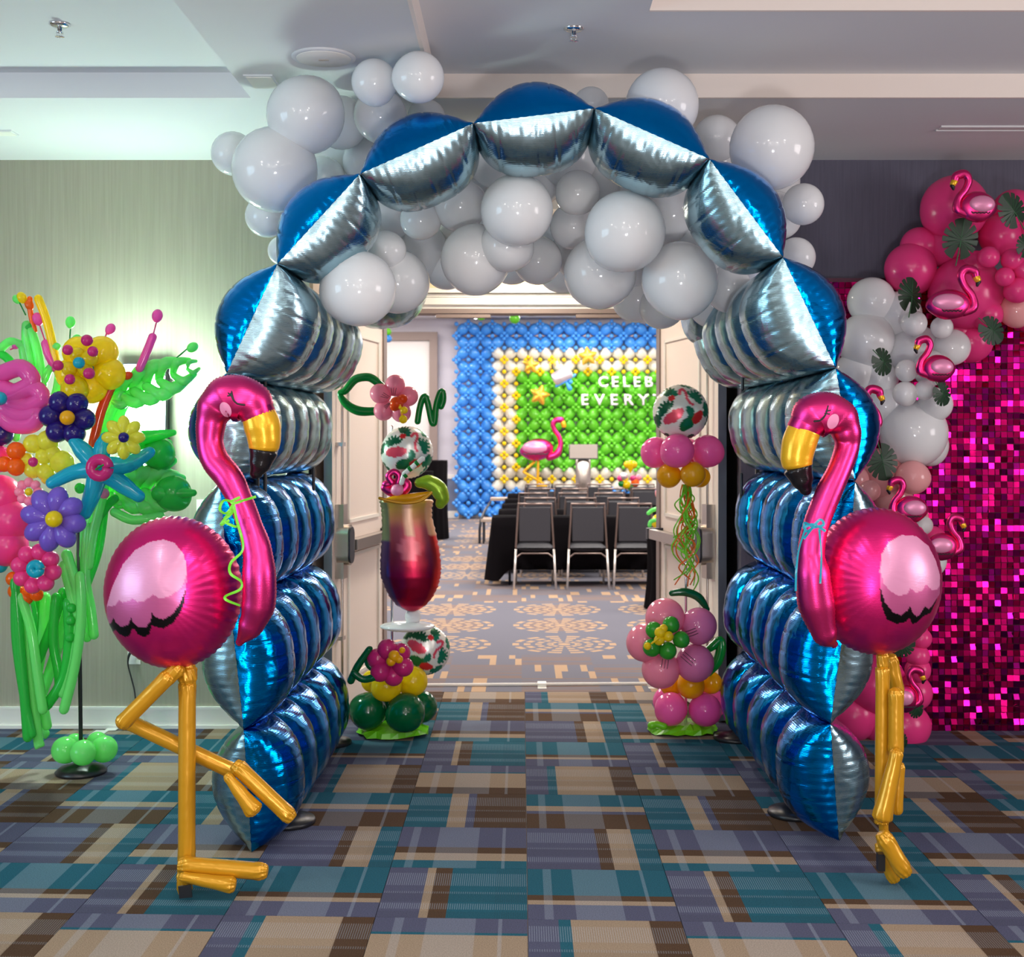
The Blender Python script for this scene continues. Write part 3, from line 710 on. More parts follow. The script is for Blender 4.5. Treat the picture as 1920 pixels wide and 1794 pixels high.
def big_flamingo(lab, root_px, d, body, rpx, polys, neck, beak, tip, cheek, lid, lashes, dirx):
    t = thing('foil_flamingo', lab, 'flamingo balloon', (P(*root_px, d).x, d, 0))
    flam_body(t, body, rpx, d, .185, polys, dirx)
    nk = tubeo('neck', [(x, y, d-dy) for x, y, r, dy in neck], [r for x, y, r, dy in neck], d, 'foil_pink', t, 28, 16)
    for i, v in enumerate(nk.data.vertices):      # heat-sealed seam pleats down both sides of the neck
        k, ring = i % 28, i//28; s_ = abs(math.sin(2*PI*k/28))**6
        c_ = sum((nk.data.vertices[ring*28+j].co for j in (k, (k+14) % 28)), Vector())/2
        if ring % 2 == 0: v.co = v.co+(c_-v.co)*.055*s_
    # seam pleats down the neck
    bk = tubeo('beak', [(x, y, d-.05) for x, y, r in beak], [r for x, y, r in beak], d, 'foil_beak', t, 28, 6, cap=.35)
    tubeo('beak_tip', [(x, y, d-.05) for x, y, r in tip], [r for x, y, r in tip], d, 'foil_black', t, 24, 6, cap=.3)
    bv = bvh_of(nk)
    pts = [surf(bv, x, y)[0] for x, y in lid]
    e = MB().tube(pts, R(1.9, d), 6, smooth=3)
    for a, b_ in lashes: e.tube([surf(bv, *a)[0], surf(bv, *b_)[0]], R(1.4, d), 5)
    e.build('closed_eye', 'lash_black', t)
    cx, cy, ax, ay, rot = cheek; ring = []
    b = MB(); c0 = surf(bv, cx, cy, .0015)[0]; b.v.append(c0)
    for rr in (.5, 1):
        for k in range(24):
            a = 2*PI*k/24; x, y = ax*rr*math.cos(a), ay*rr*math.sin(a); ca, sa = math.cos(rot), math.sin(rot)
            b.v.append(surf(bv, cx+x*ca-y*sa, cy+x*sa+y*ca, .0015)[0])
    for k in range(24):
        k2 = (k+1) % 24; b.f.append([0, 1+k, 1+k2]); b.f.append([1+k, 25+k, 25+k2, 1+k2]); b.m += [0, 0]
    b.build('cheek_patch', 'cheek_pink', t, smooth=True)
    return t
DL = 4.49
fl = big_flamingo('big pink foil flamingo at left facing right before the arch', (350, 1675), DL, (325, 1110), (128, 142), (WL, WM, WB),
    [(450, 1203, 8, .10), (472, 1170, 24, .12), (485, 1131, 31, .13), (486, 1081, 31, .14), (482, 1031, 27, .13), (467, 981, 23, .12), (452, 941, 23, .10), (430, 897, 26, .08), (404, 864, 26, .06), (394, 830, 25, .05), (396, 792, 28, .05), (406, 764, 36, .05), (426, 748, 44, .05), (448, 747, 44, .05), (470, 755, 41, .05), (483, 774, 34, .05)],
    [(485, 778, 32), (492, 800, 34), (495, 822, 31), (495, 840, 28)], [(494, 846, 27), (488, 868, 21), (480, 888, 12), (478, 896, 7)],
    (423, 768, 10, 15, -.45), [(433, 738), (438, 750), (446, 757), (458, 759)], [((434, 741), (427, 742)), ((436, 745), (428, 737)), ((438, 749), (434, 734))], 1)
DR = 4.60
fr_ = big_flamingo('big pink foil flamingo at right facing left before the arch', (1665, 1650), DR, (1642, 1089), (122, 137), (RL, RM, RB),
    [(1563, 1207, 8, .10), (1545, 1185, 24, .12), (1530, 1130, 34, .13), (1524, 1080, 32, .14), (1521, 1035, 25, .13), (1530, 985, 24, .12), (1553, 925, 24, .10), (1574, 880, 22, .08), (1588, 838, 23, .05), (1586, 808, 28, .05), (1572, 786, 38, .05), (1548, 777, 43, .05), (1525, 781, 42, .05), (1510, 799, 33, .05)],
    [(1508, 806, 31), (1499, 830, 32), (1494, 856, 30), (1495, 872, 28)], [(1496, 879, 27), (1504, 900, 21), (1511, 918, 12), (1514, 926, 7)],
    (1562, 790, 10, 15, .45), [(1527, 790), (1538, 788), (1547, 779), (1551, 768)], [((1547, 775), (1555, 776)), ((1549, 771), (1557, 769)), ((1551, 768), (1553, 761))], -1)
def leg(parent, a, b_, r, d, n='leg_tube', dy=0, m='foil_gold', pin=.45, r2=None):
    """a sealed foil tube with pinched, pleated ends"""
    A = P(a[0], a[1], d-dy); B = P(b_[0], b_[1], d-dy); L = (B-A); rr = R(r, d)
    f = min(.25, rr*1.1/L.length)
    pts = [A, A+L*f*.35, A+L*f, A+L*.5, B-L*f, B-L*f*.35, B]
    q = (r2 or r)/r; mb = MB().tube(pts, [rr*pin, rr*.82, rr, rr*(1+q)/2, rr*q, rr*.86*q, rr*pin*q], 36, 0, .25, 6); ax = L.normalized(); ln = L.length
    for i, v in enumerate(mb.v):      # crumpled pleats where the foil is pinched at both ends
        s = (v-A).dot(ax); e_ = min(s, ln-s)/(rr*2.2); k = max(0, 1-max(e_, 0)); c_ = A+ax*s; w_ = v-c_
        mb.v[i] = c_+w_*(1+.13*k*math.sin((i % 36)*PI*2*9/36+s*90))
    return mb.build(n, m, parent, smooth=True)
leg(fl, (351, 1278), (350, 1616), 16, DL, 'standing_leg'); leg(fl, (351, 1246), (352, 1282), 17, DL, 'hip_joint', pin=.8)
leg(fl, (322, 1262), (223, 1362), 15, DL, 'raised_leg', .06); leg(fl, (340, 1250), (312, 1272), 14, DL, 'hip_joint', .05, pin=.7)
leg(fl, (230, 1348), (446, 1450), 15, DL, 'raised_leg', -.07); leg(fl, (440, 1432), (548, 1535), 15, DL, 'toe', .03, pin=.7); leg(fl, (424, 1452), (480, 1524), 9, DL, 'toe', .06, pin=.6, r2=17)
leg(fl, (336, 1621), (500, 1634), 16, DL, 'toe', .05, pin=.7); leg(fl, (338, 1643), (440, 1660), 9, DL, 'toe', .09, pin=.7, r2=15); leg(fl, (345, 1630), (347, 1674), 14, DL, 'heel', .0, pin=.8)
q = P(348, 1669, DL-.09); MB().box(q+Vector((-.022, -.008, -.024)), q+Vector((.022, .0, .018)), rot=Matrix.Rotation(-.1, 3, 'Y')).build('tape', 'black', fl)
leg(fr_, (1655, 1250), (1653, 1545), 13, DR, 'standing_leg'); leg(fr_, (1655, 1222), (1655, 1255), 11, DR, 'hip_joint', pin=.8)
leg(fr_, (1668, 1226), (1684, 1306), 14, DR, 'raised_leg', -.12); leg(fr_, (1680, 1290), (1680, 1416), 14, DR, 'raised_leg', .05)
leg(fr_, (1683, 1404), (1652, 1540), 12, DR, 'toe', .10, pin=.4, r2=18); leg(fr_, (1687, 1430), (1682, 1526), 10, DR, 'toe', .04, pin=.6)
leg(fr_, (1655, 1515), (1658, 1575), 9, DR, 'heel', .0, pin=.5)
leg(fr_, (1653, 1562), (1699, 1640), 16, DR, 'toe', .10, pin=.7); leg(fr_, (1650, 1580), (1678, 1652), 13, DR, 'toe', .02, pin=.7)
q = P(1652, 1616, DR-.07); MB().box(q+Vector((-.012, -.01, -.03)), q+Vector((.012, .02, .03))).build('tape', 'black', fr_)
def ribbon(name, pxs, d, mat, parent=None, wpx=3, lab=None, cat='ribbon'):
    b = MB(); pts = [P(p[0], p[1], p[2] if len(p) > 2 else d) for p in pxs]
    pts, _ = spline(pts, [1]*len(pts), 5) if len(pts) > 2 else (pts, None)
    w_ = R(wpx, d)/2; th = .0006
    for i, p in enumerate(pts):
        t_ = (pts[min(i+1, len(pts)-1)]-pts[max(0, i-1)]).normalized(); n = t_.cross(Vector((0, 1, 0)))
        n = n.normalized() if n.length > .01 else Vector((1, 0, 0)); tw = .5*math.sin(i*.35)
        n = (n*math.cos(tw)+Vector((0, 1, 0))*math.sin(tw)).normalized()
        b.v += [p+n*w_-Vector((0, th, 0)), p-n*w_-Vector((0, th, 0)), p-n*w_+Vector((0, th, 0)), p+n*w_+Vector((0, th, 0))]
        if i:
            a = 4*(i-1)
            for k in range(4): b.f.append([a+k, a+(k+1) % 4, a+4+(k+1) % 4, a+4+k]); b.m.append(0)
    return b.build(name, mat, parent, smooth=False)
DB = DL-.24
t = thing('curled_ribbon', 'lime green ribbon tied round the neck of the left flamingo', 'ribbon', P(440, 940, DB))
ribbon('neck_band', [(480, 931), (460, 937), (440, 943), (434, 940), (450, 932)], DB, 'ribbon_lime', t, 5)
for l_ in ([(438, 942), (420, 938), (412, 955), (425, 962), (438, 944)], [(438, 942), (436, 960), (420, 975), (414, 984), (430, 975)], [(436, 958), (420, 975), (440, 987), (447, 984)]): ribbon('bow_loop', l_, DB, 'ribbon_lime', t, 5)
ribbon('tail', [(438, 945), (444, 975), (455, 1015), (453, 1035), (433, 1055), (432, 1075), (452, 1090), (450, 1105), (424, 1117), (425, 1125), (450, 1135)], DB, 'ribbon_lime', t, 5)
t = thing('curled_ribbon', 'teal ribbon bow tied round the neck of the right flamingo', 'ribbon', P(1525, 990, DR-.2))
for l_ in ([(1505, 990), (1525, 983), (1548, 996)], [(1524, 988), (1508, 980), (1512, 996), (1524, 989)], [(1524, 988), (1538, 974), (1544, 984), (1524, 989)], [(1524, 988), (1513, 1003), (1507, 1010)]): ribbon('bow_loop', l_, DR-.25, 'ribbon_teal', t, 5)
ribbon('tail', [(1510, 992), (1498, 1030), (1493, 1070), (1492, 1108)], DR-.28, 'ribbon_teal', t, 4); ribbon('tail', [(1536, 992), (1540, 1040), (1538, 1094)], DR-.3, 'ribbon_teal', t, 4)

# ------------------------------------------------------------------ tall balloon flower bouquet at left
D0 = 6.1
bq = thing('balloon_bouquet', 'tall balloon flower bouquet with green stems at the left edge', 'balloon bouquet', (P(151, 1445, D0).x, D0, 0))
q = P(152, 1443, D0); q.z = 0
MB().lathe([(.115, .0), (.12, .012), (.10, .03), (.03, .045)], q, 28).build('stand_base', 'black', bq, smooth=True)
MB().tube([(q.x, q.y, .03), (P(147, 1200, D0).x, q.y, P(147, 1000, D0).z)], .010, 8).build('stand_pole', 'black', bq, smooth=True)
for (x, y, r, dd) in ((122, 1406, 25, .0), (156, 1411, 24, -.10), (195, 1404, 25, .0), (140, 1393, 18, .12), (182, 1392, 20, .12)): ball(bq, x, y, r, D0+dd, 'lime', 'base_balloon')
# long stems and hanging tubes
ST = [((28, 1090), (40, 1240), (48, 1330), (52, 1382), 9), ((45, 1140), (60, 1290), (72, 1390), (74, 1395), 9), ((35, 1100), (60, 1200), (75, 1290), (88, 1360), 9), ((118, 1110), (95, 1180), (65, 1250), (46, 1278), 9),
 ((135, 1110), (115, 1190), (90, 1270), (73, 1315), 10), ((150, 1080), (152, 1160), (140, 1250), (120, 1330), 9), ((128, 1130), (130, 1200), (120, 1270), (88, 1322), 10), ((165, 990), (160, 1080), (170, 1140), (176, 1190), 9),
 ((155, 1000), (150, 1060), (145, 1120), (163, 1195), 9), ((60, 1110), (70, 1150), (66, 1185), (64, 1195), 9), ((40, 1120), (58, 1180), (70, 1260), (80, 1330), 9), ((120, 1060), (135, 1120), (148, 1180), (118, 1300), 9),
 ((105, 1120), (100, 1200), (110, 1260), (112, 1298), 9), ((180, 930), (165, 1000), (158, 1060), (150, 1110), 10), ((85, 1120), (80, 1200), (70, 1260), (66, 1290), 10), ((28, 1120), (30, 1200), (44, 1300), (60, 1376), 8), ((125, 1040), (140, 1090), (150, 1150), (140, 1240), 10),
 ((200, 880), (190, 940), (175, 1000), (166, 1060), 9), ((195, 960), (185, 1030), (165, 1090), (150, 1130), 8), ((50, 1230), (62, 1300), (82, 1372), (85, 1374), 8)]
for i, (a, b_, c, d_, r) in enumerate(ST):
    dd = D0+(i % 5)*.045-.12; tubeo('stem', [(*a, dd), (*b_, dd), (*c, dd), (*d_, dd)], r, D0, 'lime' if i % 3 else 'lime_dark', bq, 10, 5)
for (x, y) in ((134, 1140), (132, 1163), (131, 1195)): ball(bq, x, y, 9, D0-.1, 'lime_dark', 'stem_bubble', lod=1)
# upper shoots with stamens
SH = [((60, 690), (50, 640), (50, 610), 9, 'lime'), ((80, 720), (70, 660), (58, 620), 9, 'lime'), ((110, 700), (90, 610), (72, 560), 8, 'yellow_latex'), ((65, 620), (57, 585), (56, 560), 5, 'orange_latex'), ((105, 690), (92, 665), (86, 645), 9, 'orchid'),
 ((85, 790), (105, 740), (112, 705), 9, 'lime'), ((175, 830), (190, 770), (208, 725), 9, 'red_orange'), ((262, 690), (275, 660), (286, 632), 8, 'orchid'), ((45, 650), (20, 640), (0, 655), 8, 'lime'), ((30, 690), (12, 670), (-5, 660), 8, 'lime_dark'), ((150, 800), (110, 780), (85, 770), 9, 'lime_dark'), ((30, 820), (35, 790), (40, 760), 8, 'lime'), ((120, 690), (95, 690), (85, 710), 8, 'lime'), ((62, 760), (52, 700), (45, 655), 10, 'lime')]
for (a, b_, c, r, m) in SH: tubeo('shoot', [a, b_, c], r, D0, m, bq, 10, 5)
SM = [((48, 590), (37, 568), (31, 561), 7, 'lime'), ((55, 585), (42, 560), (41, 558), 9, 'yellow_latex'), ((58, 580), (55, 572), (55, 572), 8, 'orange_latex'), ((84, 638), (74, 608), (71, 598), 10, 'orchid'), ((130, 648), (132, 618), (132, 604), 9, 'lime'), ((192, 642), (200, 625), (207, 617), 9, 'orchid'),
 ((286, 632), (293, 605), (295, 592), 10, 'orchid'), ((332, 670), (350, 655), (361, 651), 9, 'lime'), ((218, 712), (230, 706), (239, 704), 8, 'red_orange'), ((20, 655), (28, 652), (31, 647), 7, 'orchid'), ((60, 610), (52, 618), (52, 614), 9, 'lime_dark'), ((140, 640), (145, 636), (143, 636), 8, 'lime'), ((96, 650), (103, 648), (104, 650), 8, 'lime')]
for (a, b_, c, r, m) in SM:
    tubeo('stamen_stalk', [a, b_], 1.4, D0, 'leaf_green' if m == 'lime' else 'magenta_latex', bq, 6, 0); ball(bq, c[0], c[1], r, D0, m, 'stamen_tip', Vector((c[0]-a[0], 0, a[1]-c[1])), 1, 1.25)
# braided leaves
def braid(name, p0, p1, wid, n, d, mat, dd=0):
    e = thing.__globals__['link'](name, None, bq, P(*p0, d+dd))
    for i in range(n):
        t_ = i/(n-1); x = p0[0]+(p1[0]-p0[0])*t_; y = p0[1]+(p1[1]-p0[1])*t_
        dx, dy = p1[0]-p0[0], p1[1]-p0[1]; L = math.hypot(dx, dy); ux, uy = dx/L, dy/L; vx, vy = -uy, ux
        w_ = wid*math.sin(PI*(.22+.66*t_))
        for s in (-1, 1):
            a = (x-ux*w_*.3+vx*s*w_*.10, y-uy*w_*.3+vy*s*w_*.10, d+dd-.02*s); b_ = (x+ux*w_*.25+vx*s*w_*.75, y+uy*w_*.25+vy*s*w_*.75, d+dd-.05); c = (x+ux*w_*1.15+vx*s*w_*.55, y+uy*w_*1.15+vy*s*w_*.55, d+dd)
            tubeo('leaf_tube', [a, b_, c], [w_*.26, w_*.34, w_*.24], d, mat, e, 10, 4)
    return e
braid('braided_leaf', (215, 745), (355, 690), 38, 7, D0+.1, 'lime'); braid('braided_leaf', (235, 870), (310, 850), 36, 4, D0+.1, 'lime_dark'); braid('braided_leaf', (215, 925), (330, 915), 44, 6, D0+.1, 'lime')
tubeo('leaf_stem', [(165, 960), (185, 860), (200, 790), (225, 740)], 11, D0+.08, 'lime', bq, 10, 6); tubeo('leaf_stem', [(180, 900), (215, 800), (240, 745), (270, 720)], 10, D0+.1, 'lime', bq, 10, 6)
tubeo('leaf_tip', [(270, 820), (300, 815), (325, 811)], [14, 10, 6], D0, 'lime_dark', bq, 10, 4); tubeo('leaf_tip', [(300, 925), (330, 925), (362, 924)], [16, 12, 7], D0, 'lime_dark', bq, 10, 4)
ball(bq, 298, 850, 30, D0+.05, 'lime_dark', 'leaf_end'); ball(bq, 325, 925, 34, D0+.05, 'lime_dark', 'leaf_end'); tubeo('leaf_stem', [(165, 1000), (200, 950), (215, 935)], 8, D0, 'lime_dark', bq, 10, 5)
tubeo('leaf_tube', [(215, 960), (250, 975), (300, 968)], 9, D0, 'lime', bq, 10, 5)
def flower(name, parent, c, d, n, dist, pr, mat, cmat, cr, style='round', tilt=0, ph=0, torus=False):
    e = link(name, None, parent, P(*c, d))
    for k in range(n):
        a = 2*PI*k/n+ph; x = c[0]+dist*math.cos(a); y = c[1]+dist*math.sin(a)
        if style == 'round': ball(e, x, y, pr, d+.02, mat, 'petal', Vector((math.cos(a), -.2, -math.sin(a))), 1)
        else: petal(e, P(c[0]+cr*.5*math.cos(a), c[1]+cr*.5*math.sin(a), d), P(c[0]+dist*math.cos(a), c[1]+dist*math.sin(a), d+.03), R(pr, d), mat)
    if torus:
        rr = R(cr, d); b = MB(); pc = P(*c, d-.05)
        b.tube([pc+Vector((rr*.52*math.cos(a*PI/8), -.01, rr*.52*math.sin(a*PI/8))) for a in range(17)], rr*.5, 12, cap=0); b.build('centre', cmat, e, smooth=True)
    else: ball(e, c[0], c[1], cr, d-.05, cmat, 'centre', Vector((0, -1, 0)), 1)
    return e
e = flower('balloon_flower', bq, (170, 690), D0-.05, 5, 36, 31, 'yellow_latex', 'teal_latex', 6, ph=.3)
for (x, y, r, m) in ((148, 680, 11, 'teal_latex'), (127, 656, 10, 'magenta_latex'), (163, 638, 11, 'magenta_latex'), (174, 659, 10, 'magenta_latex'), (167, 700, 11, 'magenta_latex'), (131, 711, 10, 'magenta_latex'), (109, 685, 10, 'magenta_latex')): ball(e, x, y, r, D0-.22, m, 'dot', lod=1)
for (x, y, r) in ((130, 692, 14), (160, 692, 14), (145, 665, 14), (140, 730, 26), (168, 672, 16)): ball(e, x, y, r, D0-.12, 'yellow_latex', 'petal', lod=1)
e = link('balloon_flower', None, bq, P(20, 745, D0))
for pts in ([(5, 700), (40, 690), (60, 715), (30, 735), (5, 728)], [(20, 750), (60, 728), (78, 745), (55, 760), (20, 755)], [(10, 765), (40, 780), (70, 775), (60, 795), (25, 795), (5, 780)], [(-10, 700), (-30, 740), (-15, 780)]): tubeo('petal', pts, 17, D0-.1, 'orchid', e, 12, 6)
ball(e, 0, 747, 13, D0-.2, 'teal_latex', 'centre', lod=1)
flower('balloon_flower', bq, (126, 783), D0-.18, 6, 32, 21, 'navy', 'gold_latex', 14, ph=-.95)
flower('balloon_flower', bq, (232, 820), D0-.30, 8, 41, 12, 'pale_yellow', 'navy', 10, 'petal')
e = link('balloon_flower', None, bq, P(85, 857, D0-.1))
for (x, y, r) in ((62, 832, 18), (90, 826, 20), (116, 866, 22), (62, 880, 17), (85, 885, 16), (82, 855, 15), (50, 862, 13), (100, 850, 15), (86, 898, 9)): ball(e, x, y, r, D0-.12, 'pale_yellow', 'petal', lod=1)
ball(e, 62, 866, 9, D0-.24, 'magenta_latex', 'centre', lod=1)
e = link('balloon_flower', None, bq, P(187, 877, D0-.2))
for pts, r in (([(187, 877), (158, 848), (140, 828)], [22, 17, 12]), ([(187, 877), (192, 840), (198, 822)], [20, 16, 12]), ([(187, 877), (240, 870), (280, 848)], [22, 16, 11]), ([(187, 877), (225, 905), (260, 930)], [22, 17, 12]), ([(187, 877), (175, 920), (160, 962)], [22, 17, 12]), ([(187, 877), (140, 885), (98, 905)], [22, 14, 12])): tubeo('arm', pts, r, D0-.18, 'teal_latex', e, 12, 5)
rr = R(15, D0); pc = P(187, 877, D0-.32); MB().tube([pc+Vector((rr*math.cos(a*PI/8), 0, rr*math.sin(a*PI/8))) for a in range(17)], rr*.68, 12, cap=0).build('centre', 'magenta_latex', e, smooth=True)
tubeo('knot', [(180, 880), (186, 876), (193, 872)], 2, D0-.4, 'leaf_green', e, 6, 3)
flower('balloon_flower', bq, (101, 973), D0-.32, 8, 62, 20, 'lavender', 'yellow_latex', 16, 'petal', ph=.2)
flower('balloon_flower', bq, (54, 922), D0-.2, 8, 18, 9, 'light_pink', 'yellow_latex', 7)
e = flower('balloon_flower', bq, (68, 1066), D0-.25, 8, 32, 16, 'rose_pink', 'teal_latex', 17, ph=.2, torus=True)
for (x, y, r) in ((25, 1085, 14), (30, 1108, 15), (48, 1120, 15), (68, 1114, 13), (30, 1060, 11)): ball(bq, x, y, r, D0-.1, 'orange_latex', 'accent_balloon', lod=1)
for (x, y, r) in ((30, 845, 17), (30, 875, 17), (8, 870, 15)): ball(bq, x, y, r, D0-.15, 'orange_latex', 'accent_balloon', lod=1)
for (x, y, r, m) in ((0, 930, 40, 'rose_pink'), (15, 975, 44, 'rose_pink'), (12, 1022, 40, 'rose_pink'), (-5, 860, 26, 'rose_pink'), (2, 812, 24, 'navy'), (195, 925, 10, 'light_pink'), (150, 915, 10, 'lime_dark'), (132, 885, 8, 'lime'), (0, 1060, 14, 'teal_latex')): ball(bq, x, y, r, D0-.05, m, 'accent_balloon')
# ------------------------------------------------------------------ printed round foil balloon
def print_mesh(seed):
    k = ('print', seed)
    if k in _mc: return _mc[k]
    b = MB(); b.sphere((0, 0, 0), 1, 110, 70); cols = []
    W, G1, G2, PKc, RD = srgb(236, 236, 230), srgb(16, 92, 62), srgb(20, 120, 90), srgb(228, 76, 100), srgb(214, 46, 50)
    def ell(x, z, cx, cz, a, b_, rot):
        ca, sa = math.cos(rot), math.sin(rot); dx, dz = x-cx, z-cz; u = dx*ca+dz*sa; v = -dx*sa+dz*ca
        return (u/a)**2+(v/b_)**2 < 1
    leaves = []
    for (lx, lz, rot, L_) in ((-.42, .28, 1.9, .36), (-.80, .10, 2.6, .26), (.55, .20, .4, .34), (.12, -.12, -.2, .24), (-.75, -.50, 3.9, .28), (.70, -.28, -.5, .28), (-.10, .70, 1.0, .30), (.55, .72, .8, .24), (-.25, -.85, -1.6, .26), (.62, -.70, -.8, .26)):
        for j in range(-3, 4): a_ = rot+j*.42; leaves.append((lx+L_*.6*math.cos(a_), lz+L_*.6*math.sin(a_), L_*.5, .055, a_))
    neck = [(.22, .62), (.30, .72), (.42, .70), (.44, .55), (.38, .40), (.36, .22), (.44, .05)]
    for v in b.v:
        x, z = v.x, v.z; back = v.y > 0
        if back: x = -x
        q = W
        for (cx, cz, a, b_, r) in leaves:
            if ell(x, z, cx, cz, a, b_, r): q = G1 if cx < 0 else G2
        if ell(x, z, -.35, .02, .42, .2, .1) : q = PKc
        if ell(x, z, -.05, -.45, .34, .2, .2): q = srgb(20, 110, 60)
        if ell(x, z, .38, -.42, .28, .16, .5): q = RD
        if ell(x, z, -.1, .62, .13, .1, 0): q = RD
        for i in range(len(neck)-1):
            (x0, z0), (x1, z1) = neck[i], neck[i+1]; L2 = (x1-x0)**2+(z1-z0)**2; t = max(0, min(1, ((x-x0)*(x1-x0)+(z-z0)*(z1-z0))/L2))
            if math.hypot(x-x0-t*(x1-x0), z-z0-t*(z1-z0)) < .05: q = PKc
        cols.append(q)
    for i, v in enumerate(b.v):
        a = math.atan2(v.z, v.x); s = max(0, 1-abs(v.y)*4); b.v[i] = v*(1+.012*s*math.sin(a*44))
    _mc[k] = mesh('print_balloon', b.v, b.f, 'print', True, None, cols); return _mc[k]
def printed(parent, x, y, r, d, rot=0): rr = R(r, d); return link('printed_balloon', print_mesh(0), parent, P(x, y, d), (0, rot, 0), (rr, rr*.72, rr))

# ------------------------------------------------------------------ cocktail column (left of doorway)
DC = 6.9
cc = thing('balloon_tower', 'balloon tower at left of doorway with foil cocktail glass and pink hibiscus', 'balloon tower', (P(737, 1375, DC).x, DC, 0))
px = P(735, 1300, DC).x
MB().tube([(px, DC, .02), (px, DC, 1.66)], .007, 8).build('pole', 'chrome', cc, smooth=True)
b = MB(); q = P(737, 1372, DC); rng = random.Random(3)
for i in range(3):
    for k in range(28):
        a = 2*PI*k/28; r = (.19, .18, .12)[i]*(1+rng.uniform(-.1, .1)); b.v.append(Vector((q.x+r*math.cos(a), DC+r*.8*math.sin(a), (.004, .03, .05)[i]+rng.uniform(0, .015))))
for i in range(2):
    for k in range(28): b.f.append([i*28+k, i*28+(k+1) % 28, (i+1)*28+(k+1) % 28, (i+1)*28+k]); b.m.append(0)
b.f.append([56+k for k in range(28)]); b.m.append(0)
b.build('weight_cover', 'lime_foil_cloth', cc)
for (x, y, r, dd) in ((690, 1333, 35, -.08), (760, 1336, 37, -.16), (790, 1325, 30, .10), (715, 1320, 32, .18)): ball(cc, x, y, r, DC+dd, 'dark_green', 'base_balloon')
for (x, y, r, dd) in ((725, 1286, 29, -.14), (774, 1277, 28, -.05), (698, 1277, 21, .06), (745, 1270, 25, .16)): ball(cc, x, y, r, DC+dd, 'yellow_latex', 'tier_balloon')
def hibiscus(parent, c, d, mat, n, dist, pr, cm, cr, ph, name='balloon_flower', marks=True):
    e = link(name, None, parent, P(*c, d))
    for k in range(n):
        a = 2*PI*k/n+ph; x, y = c[0]+dist*math.cos(a), c[1]+dist*math.sin(a); ball(e, x, y, pr, d+.02*(k % 2), mat, 'petal', Vector((math.cos(a), -.2, -math.sin(a))), 0, 1.05)
        if marks:
            for s in (-.35, 0, .35):
                rr = R(pr, d)*1.02; b = MB(); cc_ = P(x, y, d+.02*(k % 2))
                pts = []
                for j in range(4):
                    off = dist-(.95-.22*j)*pr; mx, mz = off*math.cos(a+s*.5)+s*3, off*math.sin(a+s*.5)
                    wx = (c[0]+mx-x)*d/F; wz = -(c[1]+mz-y)*d/F; yy = math.sqrt(max(0, rr*rr*1.06-wx*wx-wz*wz)); pts.append(cc_+Vector((wx, -yy, wz)))
                b.tube(pts, .0013, 5); b.build('petal_mark', 'lash_black', e)
    return e
e = hibiscus(cc, (738, 749), DC-.1, 'light_pink', 5, 27, 19, None, 0, -PI/2+.1)
for (x, y, r) in ((744, 756, 13), (755, 748, 9), (740, 762, 9)): ball(e, x, y, r, DC-.2, 'red_orange', 'centre', lod=1)
tubeo('stamen', [(750, 760), (754, 778), (756, 790)], 2, DC-.26, 'gold_latex', e, 8, 4)
for (x, y, r) in ((758, 769, 7), (756, 786, 8), (750, 764, 3)): ball(e, x, y, r, DC-.28, 'yellow_latex', 'stamen_tip', lod=1)
tubeo('leaf', [(722, 729), (700, 711), (685, 707), (665, 712), (648, 732), (637, 738), (650, 758), (672, 770), (700, 771), (718, 768)], [7, 8, 8, 8, 7, 5, 8, 9, 8, 6], DC-.05, 'leaf_green', cc, 12, 5)
cur = []
for i in range(36):
    t_ = i/35; cur.append((782+44*t_+6*math.sin(t_*15.7), 764-8*t_+ -26*math.sin(t_*15.7+PI*.5)*-1, DC-.05+.04*math.cos(t_*15.7)))
tubeo('curled_tendril', [(783, 790), (787, 765), (793, 746), (799, 745), (804, 765), (810, 792), (815, 790), (818, 760), (825, 737), (830, 735), (831, 750), (827, 762)], 6, DC-.08, 'leaf_green', cc, 12, 6)
printed(cc, 763, 848, 49, DC-.03)
printed(cc, 797, 1218, 47, DC+.12, .6)
# small flamingo float on the glass, lime slice, straw
sp_ = link('flamingo_float', None, cc, P(740, 915, DC-.1))
tubeo('float_ring', [(722, 915), (735, 922), (752, 921), (763, 912), (758, 903), (740, 905), (724, 908)], [8, 10, 10, 9, 8, 8, 8], DC-.1, 'foil_pink', sp_, 12, 4)
tubeo('float_neck', [(735, 905), (728, 893), (738, 884), (748, 892), (745, 905)], 6, DC-.14, 'foil_pink', sp_, 10, 4)
ball(sp_, 745, 918, 12, DC-.14, 'cheek_pink', 'float_wing', lod=1)
GP = [(937, 49), (942, 50), (952, 47.5), (970, 47), (1000, 50.5), (1030, 54.5), (1060, 57), (1080, 56), (1100, 50), (1120, 40), (1135, 27), (1144, 12)]
gx = {937: 762, 942: 762, 952: 762, 970: 763, 1000: 767, 1030: 769, 1060: 770, 1080: 770, 1100: 771, 1120: 771, 1135: 771, 1144: 772}
b = MB(); cols = []; seg = 40; prof = []
for i in range(len(GP)-1):
    for j in range(6): t_ = j/6; y = GP[i][0]*(1-t_)+GP[i+1][0]*t_; r = GP[i][1]*(1-t_)+GP[i+1][1]*t_; xx = gx[GP[i][0]]*(1-t_)+gx[GP[i+1][0]]*t_; prof.append((y, r, xx))
prof.append((1146, 6, 772))
